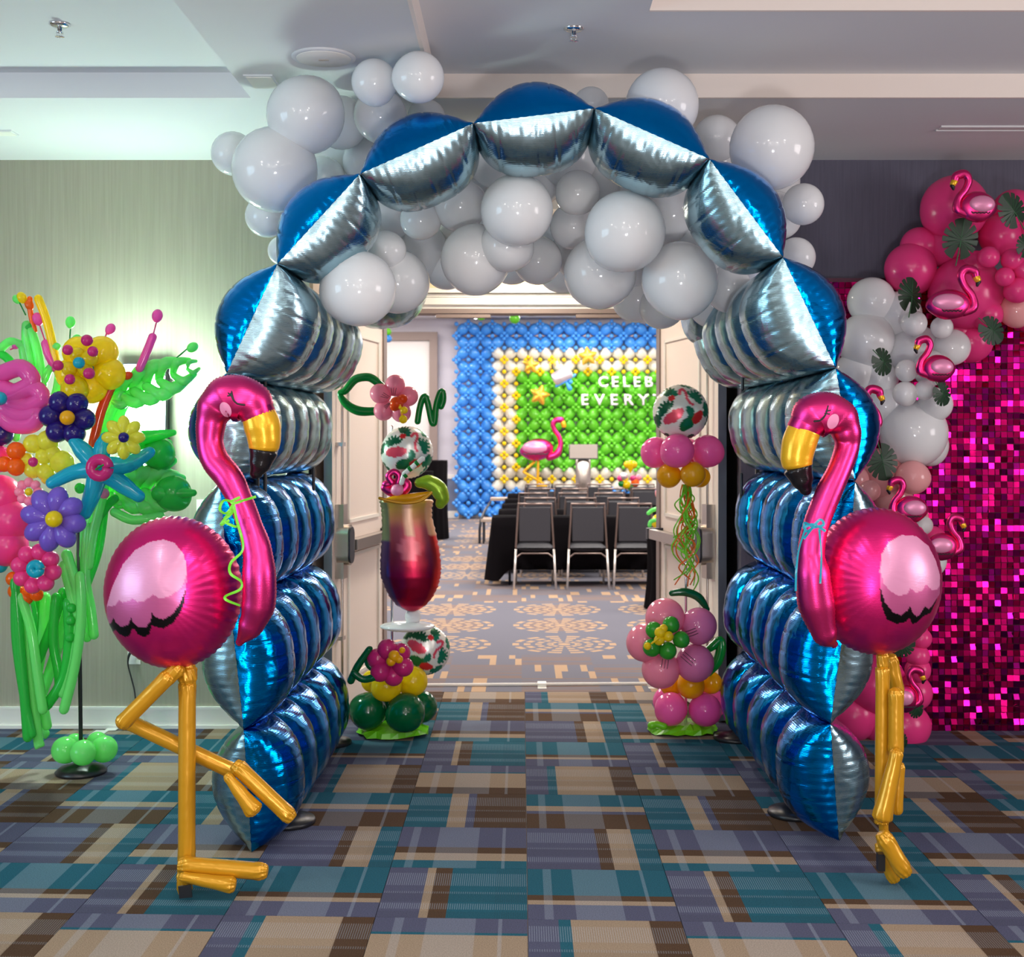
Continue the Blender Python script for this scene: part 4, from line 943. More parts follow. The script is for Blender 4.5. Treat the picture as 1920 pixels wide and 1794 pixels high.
for (y, r, xx) in prof:
    c0 = P(xx, y, DC-.05); rr = R(r, DC)
    for k in range(seg):
        a = 2*PI*k/seg; ca = math.cos(a); sd = abs(ca); w_ = 1+.02*math.sin(y*.75)*max(0, sd-.8)*5
        v = c0+Vector((rr*ca*w_, rr*.62*math.sin(a), 0)); b.v.append(v)
        t_ = (y-937)/210; x_ = ca
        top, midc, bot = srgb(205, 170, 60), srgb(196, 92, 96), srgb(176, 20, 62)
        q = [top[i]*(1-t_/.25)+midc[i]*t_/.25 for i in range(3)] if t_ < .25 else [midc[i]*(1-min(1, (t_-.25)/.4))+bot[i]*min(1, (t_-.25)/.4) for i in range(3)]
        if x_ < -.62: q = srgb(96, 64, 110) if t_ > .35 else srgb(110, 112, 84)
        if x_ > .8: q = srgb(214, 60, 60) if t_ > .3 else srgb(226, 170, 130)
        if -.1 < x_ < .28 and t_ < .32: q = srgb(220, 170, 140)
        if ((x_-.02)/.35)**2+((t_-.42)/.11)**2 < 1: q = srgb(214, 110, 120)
        cols.append(q)
n = len(prof)
for i in range(n-1):
    for k in range(seg): b.f.append([i*seg+k, (i+1)*seg+k, (i+1)*seg+(k+1) % seg, i*seg+(k+1) % seg]); b.m.append(0)
b.f.append([k for k in range(seg)]); b.m.append(0); b.f.append([(n-1)*seg+k for k in range(seg)][::-1]); b.m.append(0)
ct = P(768, 1040, DC-.05); g_ = link('glass', mesh('glass', [v-ct for v in b.v], b.f, 'foil_print', True, None, cols), cc, ct)
tubeo('glass_rim', [(712, 934), (735, 940), (762, 943), (790, 938), (808, 924)], [3, 3, 3, 3, 3], DC-.26, 'foil_gold', cc, 8, 5)
tubeo('drink_surface', [(722, 938), (745, 936), (775, 933), (802, 926)], [4, 8, 9, 5], DC-.14, 'gold_latex', cc, 12, 4)
tubeo('lime_slice', [(787, 905), (805, 905), (822, 917), (829, 934), (826, 944)], [10, 15, 16, 14, 10], DC-.14, 'lime_foil', cc, 14, 5)
tubeo('straw', [(753, 905), (758, 888), (792, 860)], 5, DC-.2, 'white_latex', cc, 10, 0)
for (x, y) in ((757, 893), (766, 881), (779, 870)): tubeo('straw_stripe', [(x, y), (x+5, y-4)], 5.6, DC-.2, 'leaf_green', cc, 10, 0, cap=0)
ball(cc, 774, 1156, 15, DC-.02, 'white_latex', 'glass_stem'); 
link('glass_foot', ball_mesh('white_latex'), cc, P(764, 1174, DC-.02), None, (R(52, DC), R(45, DC), R(9, DC)))
e = hibiscus(cc, (732, 1242), DC-.3, 'magenta_latex', 6, 25, 19, None, 0, .3, marks=False)
for (x, y, r) in ((739, 1230, 11), (733, 1240, 9), (748, 1236, 8), (754, 1219, 6)): ball(e, x, y, r, DC-.42, 'gold_latex', 'centre', lod=1)
tubeo('leaf', [(658, 1276), (670, 1250), (690, 1220), (694, 1216)], [7, 7, 6, 5], DC-.3, 'dark_green', cc, 12, 5); tubeo('leaf', [(664, 1262), (680, 1273), (700, 1270), (722, 1260)], 7, DC-.32, 'dark_green', cc, 12, 5); tubeo('leaf', [(690, 1225), (690, 1245), (705, 1258)], 6, DC-.26, 'dark_green', cc, 12, 5)

# ------------------------------------------------------------------ pink column (right of doorway)
DP = 6.95
pc_ = thing('balloon_tower', 'balloon tower at right of doorway with pink rings, curly ribbons and pink flower', 'balloon tower', (P(1286, 1370, DP).x, DP, 0))
px = P(1286, 1300, DP).x
MB().tube([(px, DP, .02), (px, DP, 1.7)], .007, 8).build('pole', 'chrome', pc_, smooth=True)
b = MB(); q = P(1280, 1372, DP)
for i in range(3):
    for k in range(28):
        a = 2*PI*k/28; r = (.19, .18, .12)[i]*(1+rng.uniform(-.1, .1)); b.v.append(Vector((q.x+r*math.cos(a), DP+r*.7*math.sin(a), (.003, .03, .05)[i]+rng.uniform(0, .015))))
for i in range(2):
    for k in range(28): b.f.append([i*28+k, i*28+(k+1) % 28, (i+1)*28+(k+1) % 28, (i+1)*28+k]); b.m.append(0)
b.f.append([56+k for k in range(28)]); b.m.append(0); b.build('weight_cover', 'lime_foil_cloth', pc_)
tubeo('cover_knot', [(1222, 1360), (1232, 1358), (1245, 1362)], [8, 6, 7], DP-.15, 'lime_foil_cloth', pc_, 8, 3)
for (x, y, r, dd, m) in ((1258, 1329, 31, -.1, 'hot_pink'), (1322, 1331, 31, -.1, 'orchid'), (1252, 1315, 28, .14, 'hot_pink'), (1330, 1318, 30, .14, 'hot_pink')): ball(pc_, x, y, r, DP+dd, m, 'base_balloon')
for (x, y, r, dd) in ((1295, 1284, 26, -.1), (1333, 1280, 21, .0), (1258, 1285, 20, .0), (1295, 1275, 24, .16)): ball(pc_, x, y, r, DP+dd, 'gold_latex', 'tier_balloon')
e = link('balloon_flower', None, pc_, P(1265, 1205, DP-.25))
for (x, y, rx, m) in ((1247, 1158, 37, 'light_pink'), (1310, 1173, 34, 'mauve_pink'), (1210, 1205, 36, 'light_pink'), (1303, 1243, 36, 'mauve_pink'), (1239, 1255, 36, 'light_pink')):
    ball(e, x, y, rx, DP-.22, m, 'petal')
    cc_ = P(x, y, DP-.22); rr = R(rx, DP)
    vx, vy = 1252-x, 1203-y; L = math.hypot(vx, vy); vx /= L; vy /= L
    for s in (-.3, 0, .3):
        pts = []
        for j in range(4):
            f_ = (.86-.2*j)*rx; wx = (vx*f_-vy*s*rx*.5)*DP/F; wz = -(vy*f_+vx*s*rx*.5)*DP/F; yy = math.sqrt(max(0, rr*rr-wx*wx-wz*wz)); pts.append(cc_+Vector((wx, -yy*1.005-.001, wz)))
        MB().tube(pts, .0015, 5).build('petal_mark', 'lash_black', e)
for (x, y, r) in ((1226, 1181, 16), (1258, 1171, 16), (1277, 1199, 16), (1252, 1220, 17), (1222, 1214, 17)): ball(e, x, y, r, DP-.38, 'mid_green', 'inner_petal', lod=1)
for (x, y, r) in ((1238, 1186, 11), (1253, 1193, 10), (1236, 1200, 10), (1244, 1178, 8), (1214, 1211, 7)): ball(e, x, y, r, DP-.46, 'yellow_latex', 'centre', lod=1)
tubeo('stamen', [(1234, 1197), (1222, 1206)], 2, DP-.5, 'yellow_latex', e, 6, 0)
tubeo('leaf', [(1260, 1112), (1285, 1110), (1310, 1120), (1326, 1142)], [6, 8, 8, 5], DP-.1, 'dark_green', pc_, 12, 5)
tubeo('leaf', [(1330, 1262), (1345, 1240), (1352, 1215), (1350, 1200), (1338, 1210), (1325, 1220)], [6, 10, 10, 8, 8, 6], DP-.05, 'leaf_green', pc_, 12, 5)
for (x, y, r, dd) in ((1230, 848, 29, .08), (1270, 845, 32, -.12), (1326, 846, 31, .0), (1290, 850, 28, .16)): ball(pc_, x, y, r, DP+dd, 'hot_pink', 'ring_balloon')
for (x, y, r, dd) in ((1254, 892, 23, -.02), (1299, 889, 24, -.1), (1312, 894, 20, .1)): ball(pc_, x, y, r, DP+dd, 'gold_latex', 'ring_balloon')
printed(pc_, 1276, 773, 52, DP-.02, -.5)
rg = random.Random(5)
for i in range(26):
    x0 = 1285+rg.uniform(-6, 10); y0 = 908; pts = [(x0, y0, DP-.03)]; L = rg.uniform(100, 205); n_ = 9; amp = rg.uniform(4, 13); fr2 = rg.uniform(1.2, 2.4); ph = rg.uniform(0, 6)
    for k in range(1, n_): tt = k/(n_-1); pts.append((x0+(amp+14*tt*(.5))*math.sin(ph+tt*fr2*6.28)*min(1, tt*3)+(x0-1287)*tt*.6, y0+L*tt, DP-.05+.05*math.cos(ph+tt*7)))
    ribbon('curly_ribbon', pts, DP, 'ribbon_orange' if i % 3 == 0 else 'ribbon_lime', pc_, 2.6)

# ------------------------------------------------------------------ right garland and shimmer wall
sw = thing('shimmer_wall', 'magenta sequin shimmer wall behind the pink and white balloons', 'sequin backdrop', (2.5, 6.98, 0))
X0, X1, Z0, Z1 = 1.66, 3.05, .0, 2.47
principled('shimmer_back', srgb(70, 4, 44), .4, .3)
MB().box((X0, 6.99, Z0), (X1, 7.03, Z1)).build('backing', 'shimmer_back', sw)
foil('sequin', srgb(214, 14, 112), .13, wr=0, ridge=0); foil('sequin_violet', srgb(160, 14, 120), .13, wr=0, ridge=0)
for k in range(1, 6): MB().box((X0+.30*k-.06-.002, 6.986, Z0), (X0+.30*k-.06+.002, 6.99, Z1)).build('panel_seam', 'black', sw)
st = .034; h = .0155
sqm = [mesh('sequin', [(-h, 0, -h), (h, 0, -h), (h, 0, h), (-h, 0, h), (-h, .0012, -h), (h, .0012, -h), (h, .0012, h), (-h, .0012, h)], [(0, 1, 2, 3), (7, 6, 5, 4), (4, 5, 1, 0), (5, 6, 2, 1), (6, 7, 3, 2), (7, 4, 0, 3)], m, False) for m in ('sequin', 'sequin_violet')]
rest = MB(); cnt = 0; nx, nz = int((X1-X0)/st), int((Z1-Z0)/st)
for i in range(nx):
    for j in range(nz):
        x = X0+st*(i+.5); z = Z0+st*(j+.5); y = 6.975
        tx, tz = rng.gauss(0, .19), rng.gauss(0, .15)
        px_, py_ = topx(Vector((x, y, z)))
        m = 1 if rng.random() < .25 else 0
        if cnt < 300 and 1785 < px_ < 1915 and 690 < py_ < 1180:
            link('sequin', sqm[m], sw, (x, y, z), (tx, 0, tz)); cnt += 1
        else:
            q = Matrix.Rotation(tz, 3, 'Z') @ Matrix.Rotation(tx, 3, 'X'); n = len(rest.v)
            for v in ((-h, 0, -h), (h, 0, -h), (h, 0, h), (-h, 0, h), (-h, .0012, -h), (h, .0012, -h), (h, .0012, h), (-h, .0012, h)): rest.v.append(q @ Vector(v)+Vector((x, y, z)))
            for f in ((0, 1, 2, 3), (4, 5, 1, 0), (5, 6, 2, 1), (6, 7, 3, 2), (7, 4, 0, 3)): rest.f.append([n+k for k in f]); rest.m.append(m)
ro = rest.build('sequins', ['sequin', 'sequin_violet'], sw); ro['kind'] = 'stuff'
gl = thing('balloon_garland', 'pink and white balloon garland with palm leaves at the right edge', 'balloon garland', (P(1680, 1400, 6.6).x, 6.6, 0))
GD = 6.62
G = [(1789, 391, 62, 'rose_pink'), (1901, 395, 40, 'rose_pink'), (1876, 441, 40, 'rose_pink'), (1707, 504, 48, 'rose_pink'), (1724, 462, 36, 'rose_pink'), (1778, 462, 42, 'rose_pink'), (1811, 549, 69, 'rose_pink'),
 (1854, 482, 20, 'rose_pink'), (1898, 487, 21, 'rose_pink'), (1884, 519, 18, 'rose_pink'), (1908, 544, 25, 'rose_pink'), (1920, 506, 20, 'rose_pink'), (1830, 500, 30, 'rose_pink'), (1905, 582, 32, 'blush'), (1821, 640, 40, 'rose_pink'), (1790, 620, 36, 'rose_pink'), (1850, 590, 30, 'rose_pink'), (1930, 430, 40, 'rose_pink'), (1935, 590, 35, 'rose_pink'),
 (1634, 565, 45, 'white_latex'), (1684, 590, 44, 'white_latex'), (1624, 637, 52, 'white_latex'), (1714, 658, 50, 'white_latex'), (1714, 606, 24, 'white_latex'), (1766, 614, 21, 'white_latex'), (1785, 651, 34, 'white_latex'), (1700, 695, 21, 'white_latex'), (1647, 710, 37, 'white_latex'), (1697, 738, 23, 'white_latex'), (1734, 731, 19, 'white_latex'),
 (1713, 812, 63, 'white_latex'), (1754, 758, 32, 'white_latex'), (1600, 700, 38, 'white_latex'), (1740, 835, 38, 'white_latex'), (1660, 760, 40, 'white_latex'), (1745, 690, 34, 'white_latex'), (1620, 780, 40, 'white_latex'),
 (1711, 895, 32, 'blush'), (1631, 920, 20, 'blush'), (1601, 900, 28, 'blush'), (1675, 932, 36, 'blush'), (1648, 886, 46, 'blush'), (1731, 985, 18, 'white_latex'), (1740, 1050, 34, 'white_latex'), (1700, 970, 40, 'blush'), (1750, 1010, 24, 'rose_pink'),
 (1727, 1197, 20, 'rose_pink'), (1721, 1230, 22, 'rose_pink'), (1721, 1256, 24, 'rose_pink'), (1714, 1298, 34, 'rose_pink'), (1640, 1280, 58, 'rose_pink'), (1694, 1360, 48, 'rose_pink'), (1600, 1340, 46, 'rose_pink'), (1650, 1350, 42, 'rose_pink'), (1690, 1180, 46, 'rose_pink'), (1700, 1110, 50, 'rose_pink'), (1640, 1180, 50, 'rose_pink'), (1650, 1050, 50, 'blush')]
for (x, y, r, m) in G:
    rad = R(r, GD); dd = 6.93-rad if r > 34 else (6.56+(34-r)*-.004 if r < 26 else 6.66)
    z = CH-(y-HY)*dd/F
    ball(gl, x, y, r, dd, m, 'balloon')
# monstera leaves
def monstera():
    k = 'monstera'
    if k in _mc: return _mc[k]
    b = MB(); n = 200; b.v.append(Vector((0, -.05, .05)))
    for i in range(n):
        a = 2*PI*i/n; th = abs((a+PI) % (2*PI)-PI)      # 0 = tip (up)
        r = 1.0*(1-.18*math.sin(th)**2*0)*(1.05-.22*th/PI) * (1 if th < 2.9 else .35)
        for s in (.55, .95, 1.35, 1.75, 2.15): r *= 1-.36*math.exp(-((th-s)/.04)**2)
        x, z = r*math.sin(a)*.86, r*math.cos(a); b.v.append(Vector((x, .13*abs(x)+.10*z*z, z)))
    b.v += [v+Vector((0, .02, 0)) for v in b.v[:n+1]]
    for i in range(n):
        j = (i+1) % n; b.f.append([0, 1+i, 1+j]); b.f.append([n+1, n+2+j, n+2+i]); b.f.append([1+i, n+2+i, n+2+j, 1+j]); b.m += [0, 0, 0]
    n0 = len(b.f); b.tube([(0, -.02, -1.1), (0, -.055, -.2), (0, .07, .95)], [.03, .025, .008], 6, 1)
    for s in (.75, 1.15, 1.55, 1.95):
        for sg in (-1, 1): x, z = .75*math.sin(s)*.86*sg, .75*math.cos(s); b.tube([(0, -.055, z*.3), (x, .13*abs(x)+.10*z*z-.005, z)], .01, 5, 1, cap=0)
    _mc[k] = mesh('palm_leaf', b.v, b.f, ['leaf_monstera', 'leaf_vein'], False, b.m); return _mc[k]
for (x, y, r, rot, tl) in ((1801, 452, 36, .15, 0), (1901, 397, 33, -.7, .3), (1709, 556, 33, .3, .5), (1859, 618, 28, 2.2, .3), (1655, 677, 27, 2.2, .5), (1767, 737, 23, 2.4, .4), (1654, 862, 33, 2.9, .1), (1922, 462, 22, .5, .5), (1694, 1213, 22, 1.2, .3), (1719, 1328, 20, 2.2, .4), (1690, 1390, 18, 2.0, .4)):
    d = 6.40; link('palm_leaf', monstera(), gl, P(x, y, d), (rng.uniform(-.2, .2), rot, tl), R(r*1.15, d))
# small foil flamingos (each its own thing)
def small_flamingo(x, y, d, s, flip, lab, rot=0, body=(30, 22), group='small foil flamingos on the garland'):
    o = P(x, y, d); t = thing('small_foil_flamingo', lab, 'flamingo balloon', o, group); k = R(s, d); f = flip
    def Q(a, b_, c=0): ca, sa = math.cos(rot), math.sin(rot); return o+Vector((f*(a*ca-b_*sa)*k, c*k, -(a*sa+b_*ca)*k))
    b = MB(); b.sphere((0, 0, 0), 1, 28, 18)
    for v in b.v:
        tp = 1-.22*max(0, v.x)**2; ang = math.atan2(v.z, v.x); w_ = 1+.02*math.sin(ang*30)*max(0, 1-abs(v.y)*3)
        v.x *= body[0]*1.05*w_; v.y *= 14; v.z *= body[1]*1.18*tp*w_; v.z -= 0
    b.v = [Q(v.x, -v.z, v.y) for v in b.v]; b.build('body', 'foil_pink', t, smooth=True)
    w2 = MB(); w2.sphere((0, 0, 0), 1, 20, 12); w2.v = [Q(3+v.x*body[0]*.74, -3-v.z*body[1]*.66, -9+v.y*9) for v in w2.v]; w2.build('wing', 'wing_pink', t, smooth=True)
    pts = [Q(-16+30*i/14, body[1]*.50+2.2*abs(math.sin(i*PI/2.8)), -15.5) for i in range(15)]; MB().tube(pts, 1.1*k, 6).build('wing_edge', 'lash_black', t)
    MB().tube([Q(-body[0]*.7, 12), Q(-body[0]-5, 4), Q(-body[0]-3, -14), Q(-body[0]+9, -30), Q(-body[0]+14, -45), Q(-body[0]+7, -55), Q(-body[0]-6, -52), Q(-body[0]-9, -44)], [7*k, 7.5*k, 6*k, 6*k, 6.5*k, 7.5*k, 7.5*k, 6*k], 14, smooth=6).build('neck', 'foil_pink', t, smooth=True)
    MB().tube([Q(-body[0]-9, -44), Q(-body[0]-13, -37)], [6*k, 5*k], 12, cap=.4).build('beak', 'foil_beak', t, smooth=True)
    MB().tube([Q(-body[0]-13, -36), Q(-body[0]-11, -29)], [4.5*k, 2*k], 12, cap=.6).build('beak_tip', 'foil_black', t, smooth=True)
    return t
small_flamingo(1834, 388, 6.30, 1.12, 1, 'topmost small foil flamingo, perched on the highest big pink balloon')
small_flamingo(1778, 571, 6.30, 1.2, -1, 'small foil flamingo facing right on the large pink balloon beside white ones', body=(34, 20))
small_flamingo(1760, 691, 6.38, 1.0, 1, 'small foil flamingo facing left among white balloons beside the sequin wall')
small_flamingo(1612, 790, 6.30, 1.1, -1, 'small foil flamingo peeking out behind the right flamingo head', body=(26, 20))
small_flamingo(1709, 955, 6.38, 1.0, 1, 'small foil flamingo facing left just above the right flamingo body')
small_flamingo(1765, 1025, 6.36, 1.0, -1, 'small foil flamingo facing right behind the right flamingo wing')
small_flamingo(1697, 1310, 6.36, 1.0, -1, 'lowest small foil flamingo, on pink balloons behind yellow legs', body=(22, 22))

# ------------------------------------------------------------------ banquet room: balloon wall
BD = 25.2; bw = thing('balloon_wall', 'blue, daisy and green balloon wall at the far end of the banquet room', 'balloon wall', (1, BD, 0))
for m in ('sky_blue', 'apple_green', 'cream_white', 'yellow_latex'): pass
small = {'sky_blue': MB(), 'apple_green': MB(), 'yellow_latex': MB()}
xs0, ys0, pit = 867, 618.5, 22.4
def zone(c, r):
    if c < 3 or r < 2 or r > 13: return 'sky_blue'
    if c in (3, 4) or r in (2, 3) or r in (12, 13): return 'cream_white'
    return 'apple_green'
NC, NR = 18, 16
for c in range(NC):
    for r in range(NR):
        z_ = zone(c, r); x, y = xs0+c*pit, ys0+r*pit
        cx_ = xs0+(math.floor((c-1)/2)*2+1+.5)*pit; cy_ = ys0+(math.floor(r/2)*2+.5)*pit
        v = Vector((x-cx_, 0, -(y-cy_))).normalized()
        m = ball_mesh(z_, 'petal', 2); rr = R(11.5, BD); o = link('balloon', m, bw, P(x, y, BD+.02*((c*7+r*3) % 3)), zrot(v+Vector((0, -.35, 0))), (rr*.98, rr*.98, rr*1.3))
for c in range(-1, NC):
    for r in range(-1, NR):
        x, y = xs0+(c+.5)*pit, ys0+(r+.5)*pit; z_ = zone(max(c, 0), max(r, 0)); z2 = zone(min(c+1, NC-1), min(r+1, NR-1))
        zz = z_ if z_ == z2 else ('sky_blue' if 'sky_blue' in (z_, z2) else z_)
        isc = (c % 2 == 1) and (r % 2 == 0); edge = (c % 2 == 0) and (r % 2 == 1)
        mt = 'yellow_latex' if zz == 'cream_white' else zz
        if isc or edge:
            for a in range(4):
                px_, py_ = x+5*math.cos(a*PI/2+PI/4*0), y+5*math.sin(a*PI/2); small[mt].sphere(P(px_, py_, BD-.13), R(3.7, BD), 10, 7)
        else: small[mt].sphere(P(x, y, BD-.10), R(4.2, BD), 10, 7)
for m, b in small.items(): o = b.build('small_balloons', m, bw, smooth=True); o['kind'] = 'stuff'
struct_ = MB().box((P(860, 0, BD).x, BD+.14, 0), (P(860, 0, BD).x+.03, BD+.17, 3.8)).box((P(1255, 0, BD).x, BD+.14, 0), (P(1255, 0, BD).x+.03, BD+.17, 3.8)).box((P(860, 0, BD).x, BD+.14, 3.6), (P(1255, 0, BD).x, BD+.17, 3.63)).build('frame', 'chair_frame', bw)
# stars, cake, letters, flamingo on the wall
def star(x, y, r, rot, lab, d=BD-.4):
    b = MB(); c = P(x, y, d); rr = R(r, d); n = 50; b.v.append(c+Vector((0, -rr*.38, 0))); b.v.append(c+Vector((0, rr*.38, 0)))
    rings = (.33, .66, 1)
    for s in (-1, 1):
        for q_ in rings:
            for i in range(n):
                a = 2*PI*i/n+rot; k = (i/10) % 1; k = abs(k-.5)*2; ra = .56+.44*k**1.3; b.v.append(c+Vector((rr*q_*ra*math.sin(a), s*rr*.38*(1-q_**2)**.6*(1), rr*q_*ra*math.cos(a))))
    for si, s in enumerate((-1, 1)):
        o_ = 2+si*3*n
        for i in range(n):
            j = (i+1) % n; b.f.append([si, o_+i, o_+j]); b.m.append(0)
            for q_ in range(2): b.f.append([o_+q_*n+i, o_+(q_+1)*n+i, o_+(q_+1)*n+j, o_+q_*n+j]); b.m.append(0)
    tag(b.build('foil_star', 'foil_star', smooth=True), lab, 'star balloon', 'gold stars on the balloon wall')
star(995, 684, 17, .1, 'gold foil star above the others at upper left of the balloon wall')
star(1012, 741, 20, .25, 'gold foil star lowest, on the green balloons left of the words')
star(1102, 668, 19, -.1, 'gold foil star to the right of the white cake balloon')
ck = thing('cake_balloon', 'white foil cake balloon on a blue stand among the stars', 'cake balloon', P(1055, 703, BD-.5))
cd_ = BD-.5
MB().tube([P(1040, 712, cd_), P(1052, 705, cd_), P(1068, 697, cd_)], R(13, cd_), 14, cap=.3, flat=.6).build('cake', 'foil_white', ck, smooth=True)
MB().tube([P(1043, 724, cd_), P(1062, 714, cd_), P(1078, 703, cd_)], R(2.6, cd_), 8).tube([P(1062, 716, cd_), P(1068, 728, cd_)], [R(2, cd_), R(5, cd_)], 8).build('cake_stand', 'sky_blue', ck, smooth=True)
for (a, b_) in (((1033, 690), (1031, 682)), ((1041, 685), (1039, 676)), ((1049, 682), (1047, 673))): MB().tube([P(*a, cd_), P(*b_, cd_)], R(1.5, cd_), 6).build('candle', 'foil_star', ck, smooth=True)
ball(ck, 1070, 716, 4, cd_, 'sky_blue', 'stand_knob', lod=2)
def letter(ch, x, y, hpx, lab):
    d = BD-.38; cu = bpy.data.curves.new('letter', 'FONT'); cu.body = ch; cu.size = 1; cu.extrude = .08; cu.bevel_depth = .04; cu.offset = -.008; cu.bevel_resolution = 2; cu.align_x = 'CENTER'
    tmp = bpy.data.objects.new('tmp', cu); C.objects.link(tmp); dg = bpy.context.evaluated_depsgraph_get(); me = bpy.data.meshes.new_from_object(tmp.evaluated_get(dg)); bpy.data.objects.remove(tmp)
    me.name = 'letter_balloon'; me.materials.clear(); me.materials.append(MAT['foil_white'])
    sc = R(hpx, d)/.74; o = link('letter_balloon', me, None, P(x, y, d), (PI/2, 0, 0), (sc*1.05, sc, sc)); tag(o, lab, 'letter balloon', 'white foil letters on the balloon wall')
for i, (ch, x) in enumerate(zip('CELEBR', (1131, 1153, 1174, 1194, 1216, 1240))):
    w_ = ('first letter C of the upper word', 'first letter E of the upper word, after the C', 'letter L of the upper word', 'second letter E of the upper word, after the L', 'letter B of the upper word', 'letter R half hidden by the door, upper word')[i]
    letter(ch, x, 725, 20, 'white foil '+w_)
for i, (ch, x) in enumerate(zip('EVERYT', (1096, 1124, 1151, 1178, 1206, 1233))):
    w_ = ('first letter E of the lower word, before the V', 'letter V of the lower word', 'second letter E of the lower word, after the V', 'letter R of the lower word', 'letter Y of the lower word', 'letter T beside the door edge, lower word')[i]
    letter(ch, x, 759, 21, 'white foil '+w_)
wf = thing('foil_flamingo', 'foil flamingo standing before the green part of the balloon wall', 'flamingo balloon', P(1008, 912, 24.4)); fd = 24.4
b = MB(); b.sphere((0, 0, 0), 1, 28, 18)
b.v = [P(1006+v.x*32, 843-v.z*21*(1-.35*max(0, -v.x)**2)+(3*v.x*-1), fd+v.y*.25) for v in b.v]; b.build('body', 'foil_pink', wf, smooth=True)
w2 = MB(); w2.sphere((0, 0, 0), 1, 20, 12); w2.v = [P(1004+v.x*25, 840-v.z*14, fd-.12+v.y*.16) for v in w2.v]; w2.build('wing', 'wing_pink', wf, smooth=True)
MB().tube([P(982+45*i/14, 850+2*abs(math.sin(i*PI/2.8)), fd-.26) for i in range(15)], .012, 6).build('wing_edge', 'lash_black', wf)
def fpt(l): return [P(x, y, fd) for x, y in l]
MB().tube(fpt([(1030, 857), (1044, 851), (1051, 836), (1049, 820), (1040, 806), (1037, 796), (1042, 788), (1052, 787)]), [R(r, fd) for r in (7, 7, 5, 4.5, 4.5, 5, 5.5, 6)], 14, smooth=6).build('neck', 'foil_pink', wf, smooth=True)
MB().tube(fpt([(1055, 791), (1058, 800)]), [R(5, fd), R(4.5, fd)], 12, cap=.5).build('beak', 'foil_beak', wf, smooth=True)
MB().tube(fpt([(1057, 803), (1053, 808)]), [R(4, fd), R(2, fd)], 12, cap=.5).build('beak_tip', 'foil_black', wf, smooth=True)
for l in ([(1009, 866), (1008, 912)], [(1002, 866), (982, 884)], [(982, 885), (1018, 906)], [(1008, 910), (1024, 911)]): MB().tube(fpt(l), R(2.6, fd), 8).build('leg', 'foil_beak', wf, smooth=True)
# lectern
ld = 22.5; lt = thing('lectern', 'grey lectern with pale square screen before the balloon wall', 'lectern', (P(1094, 0, ld).x, ld, 0))
a, b_ = P(1068, 859, ld), P(1120, 833, ld); MB().box((a.x, ld-.03, a.z), (b_.x, ld+.03, b_.z)).build('screen', 'screen_grey', lt)
MB().box((a.x-.012, ld-.02, a.z-.02), (a.x, ld+.04, b_.z+.01)).box((b_.x, ld-.02, a.z-.02), (b_.x+.012, ld+.04, b_.z+.01)).box((a.x, ld-.02, a.z-.02), (b_.x, ld+.04, a.z)).build('screen_frame', 'dark_plastic', lt)
c_ = P(1094, 862, ld); MB().lathe([(.135, .05), (.135, c_.z), (.12, c_.z+.01)], (c_.x, ld+.1, 0), 24, sx=1, sy=.6).build('column', 'steel', lt, smooth=True)
MB().lathe([(.28, 0), (.28, .03), (.14, .05)], (c_.x, ld+.1, 0), 24).build('foot', 'steel', lt, smooth=True)
# centrepiece bouquets
def mini(x, y, d, lab, s=1):
    t = thing('balloon_centrepiece', lab, 'balloon bouquet', P(x, y+20*s, d), 'balloon centrepieces')
    for (dx, dy, r, m, n) in ((-14, 0, 8, 'foil_white', 'foil_ball'), (-8, 16, 8, 'yellow_latex', 'balloon'), (8, 12, 8, 'orange_latex', 'balloon'), (-18, 14, 6, 'leaf_green', 'balloon'), (0, 22, 6, 'mid_green', 'balloon'), (14, 2, 6, 'light_pink', 'balloon'), (4, 4, 6, 'magenta_latex', 'balloon'), (-20, 4, 6, 'rose_pink', 'balloon')): ball(t, x+dx*s, y+dy*s, r*s, d, m, n, lod=1)
    return t
t = mini(1183, 893, 19.3, 'balloon bouquet with yellow heart on a table near the lectern')
for (x, y) in ((1176, 871), (1188, 871)): ball(t, x, y, 7, 19.2, 'yellow_latex', 'heart_lobe', lod=1)
tubeo('heart_point', [(1182, 872), (1182, 885)], [9, 2], 19.2, 'yellow_latex', t, 10)
t = thing('balloon_centrepiece', 'balloon bouquet with yellow ball on the near tall black table', 'balloon bouquet', P(1240, 1000, 11.8), 'balloon centrepieces')
for (x, y, r, m) in ((1236, 978, 15, 'yellow_latex'), (1244, 940, 9, 'gold_latex'), (1240, 925, 12, 'blush'), (1252, 955, 12, 'light_pink'), (1255, 985, 12, 'leaf_green')): ball(t, x, y, r, 11.8, m, 'balloon', lod=1)
tubeo('leaf', [(1216, 962), (1224, 956), (1236, 953)], 4, 11.7, 'lime', t, 8, 3); tubeo('leaf', [(1218, 985), (1220, 978), (1228, 975)], 4, 11.7, 'lime', t, 8, 3)
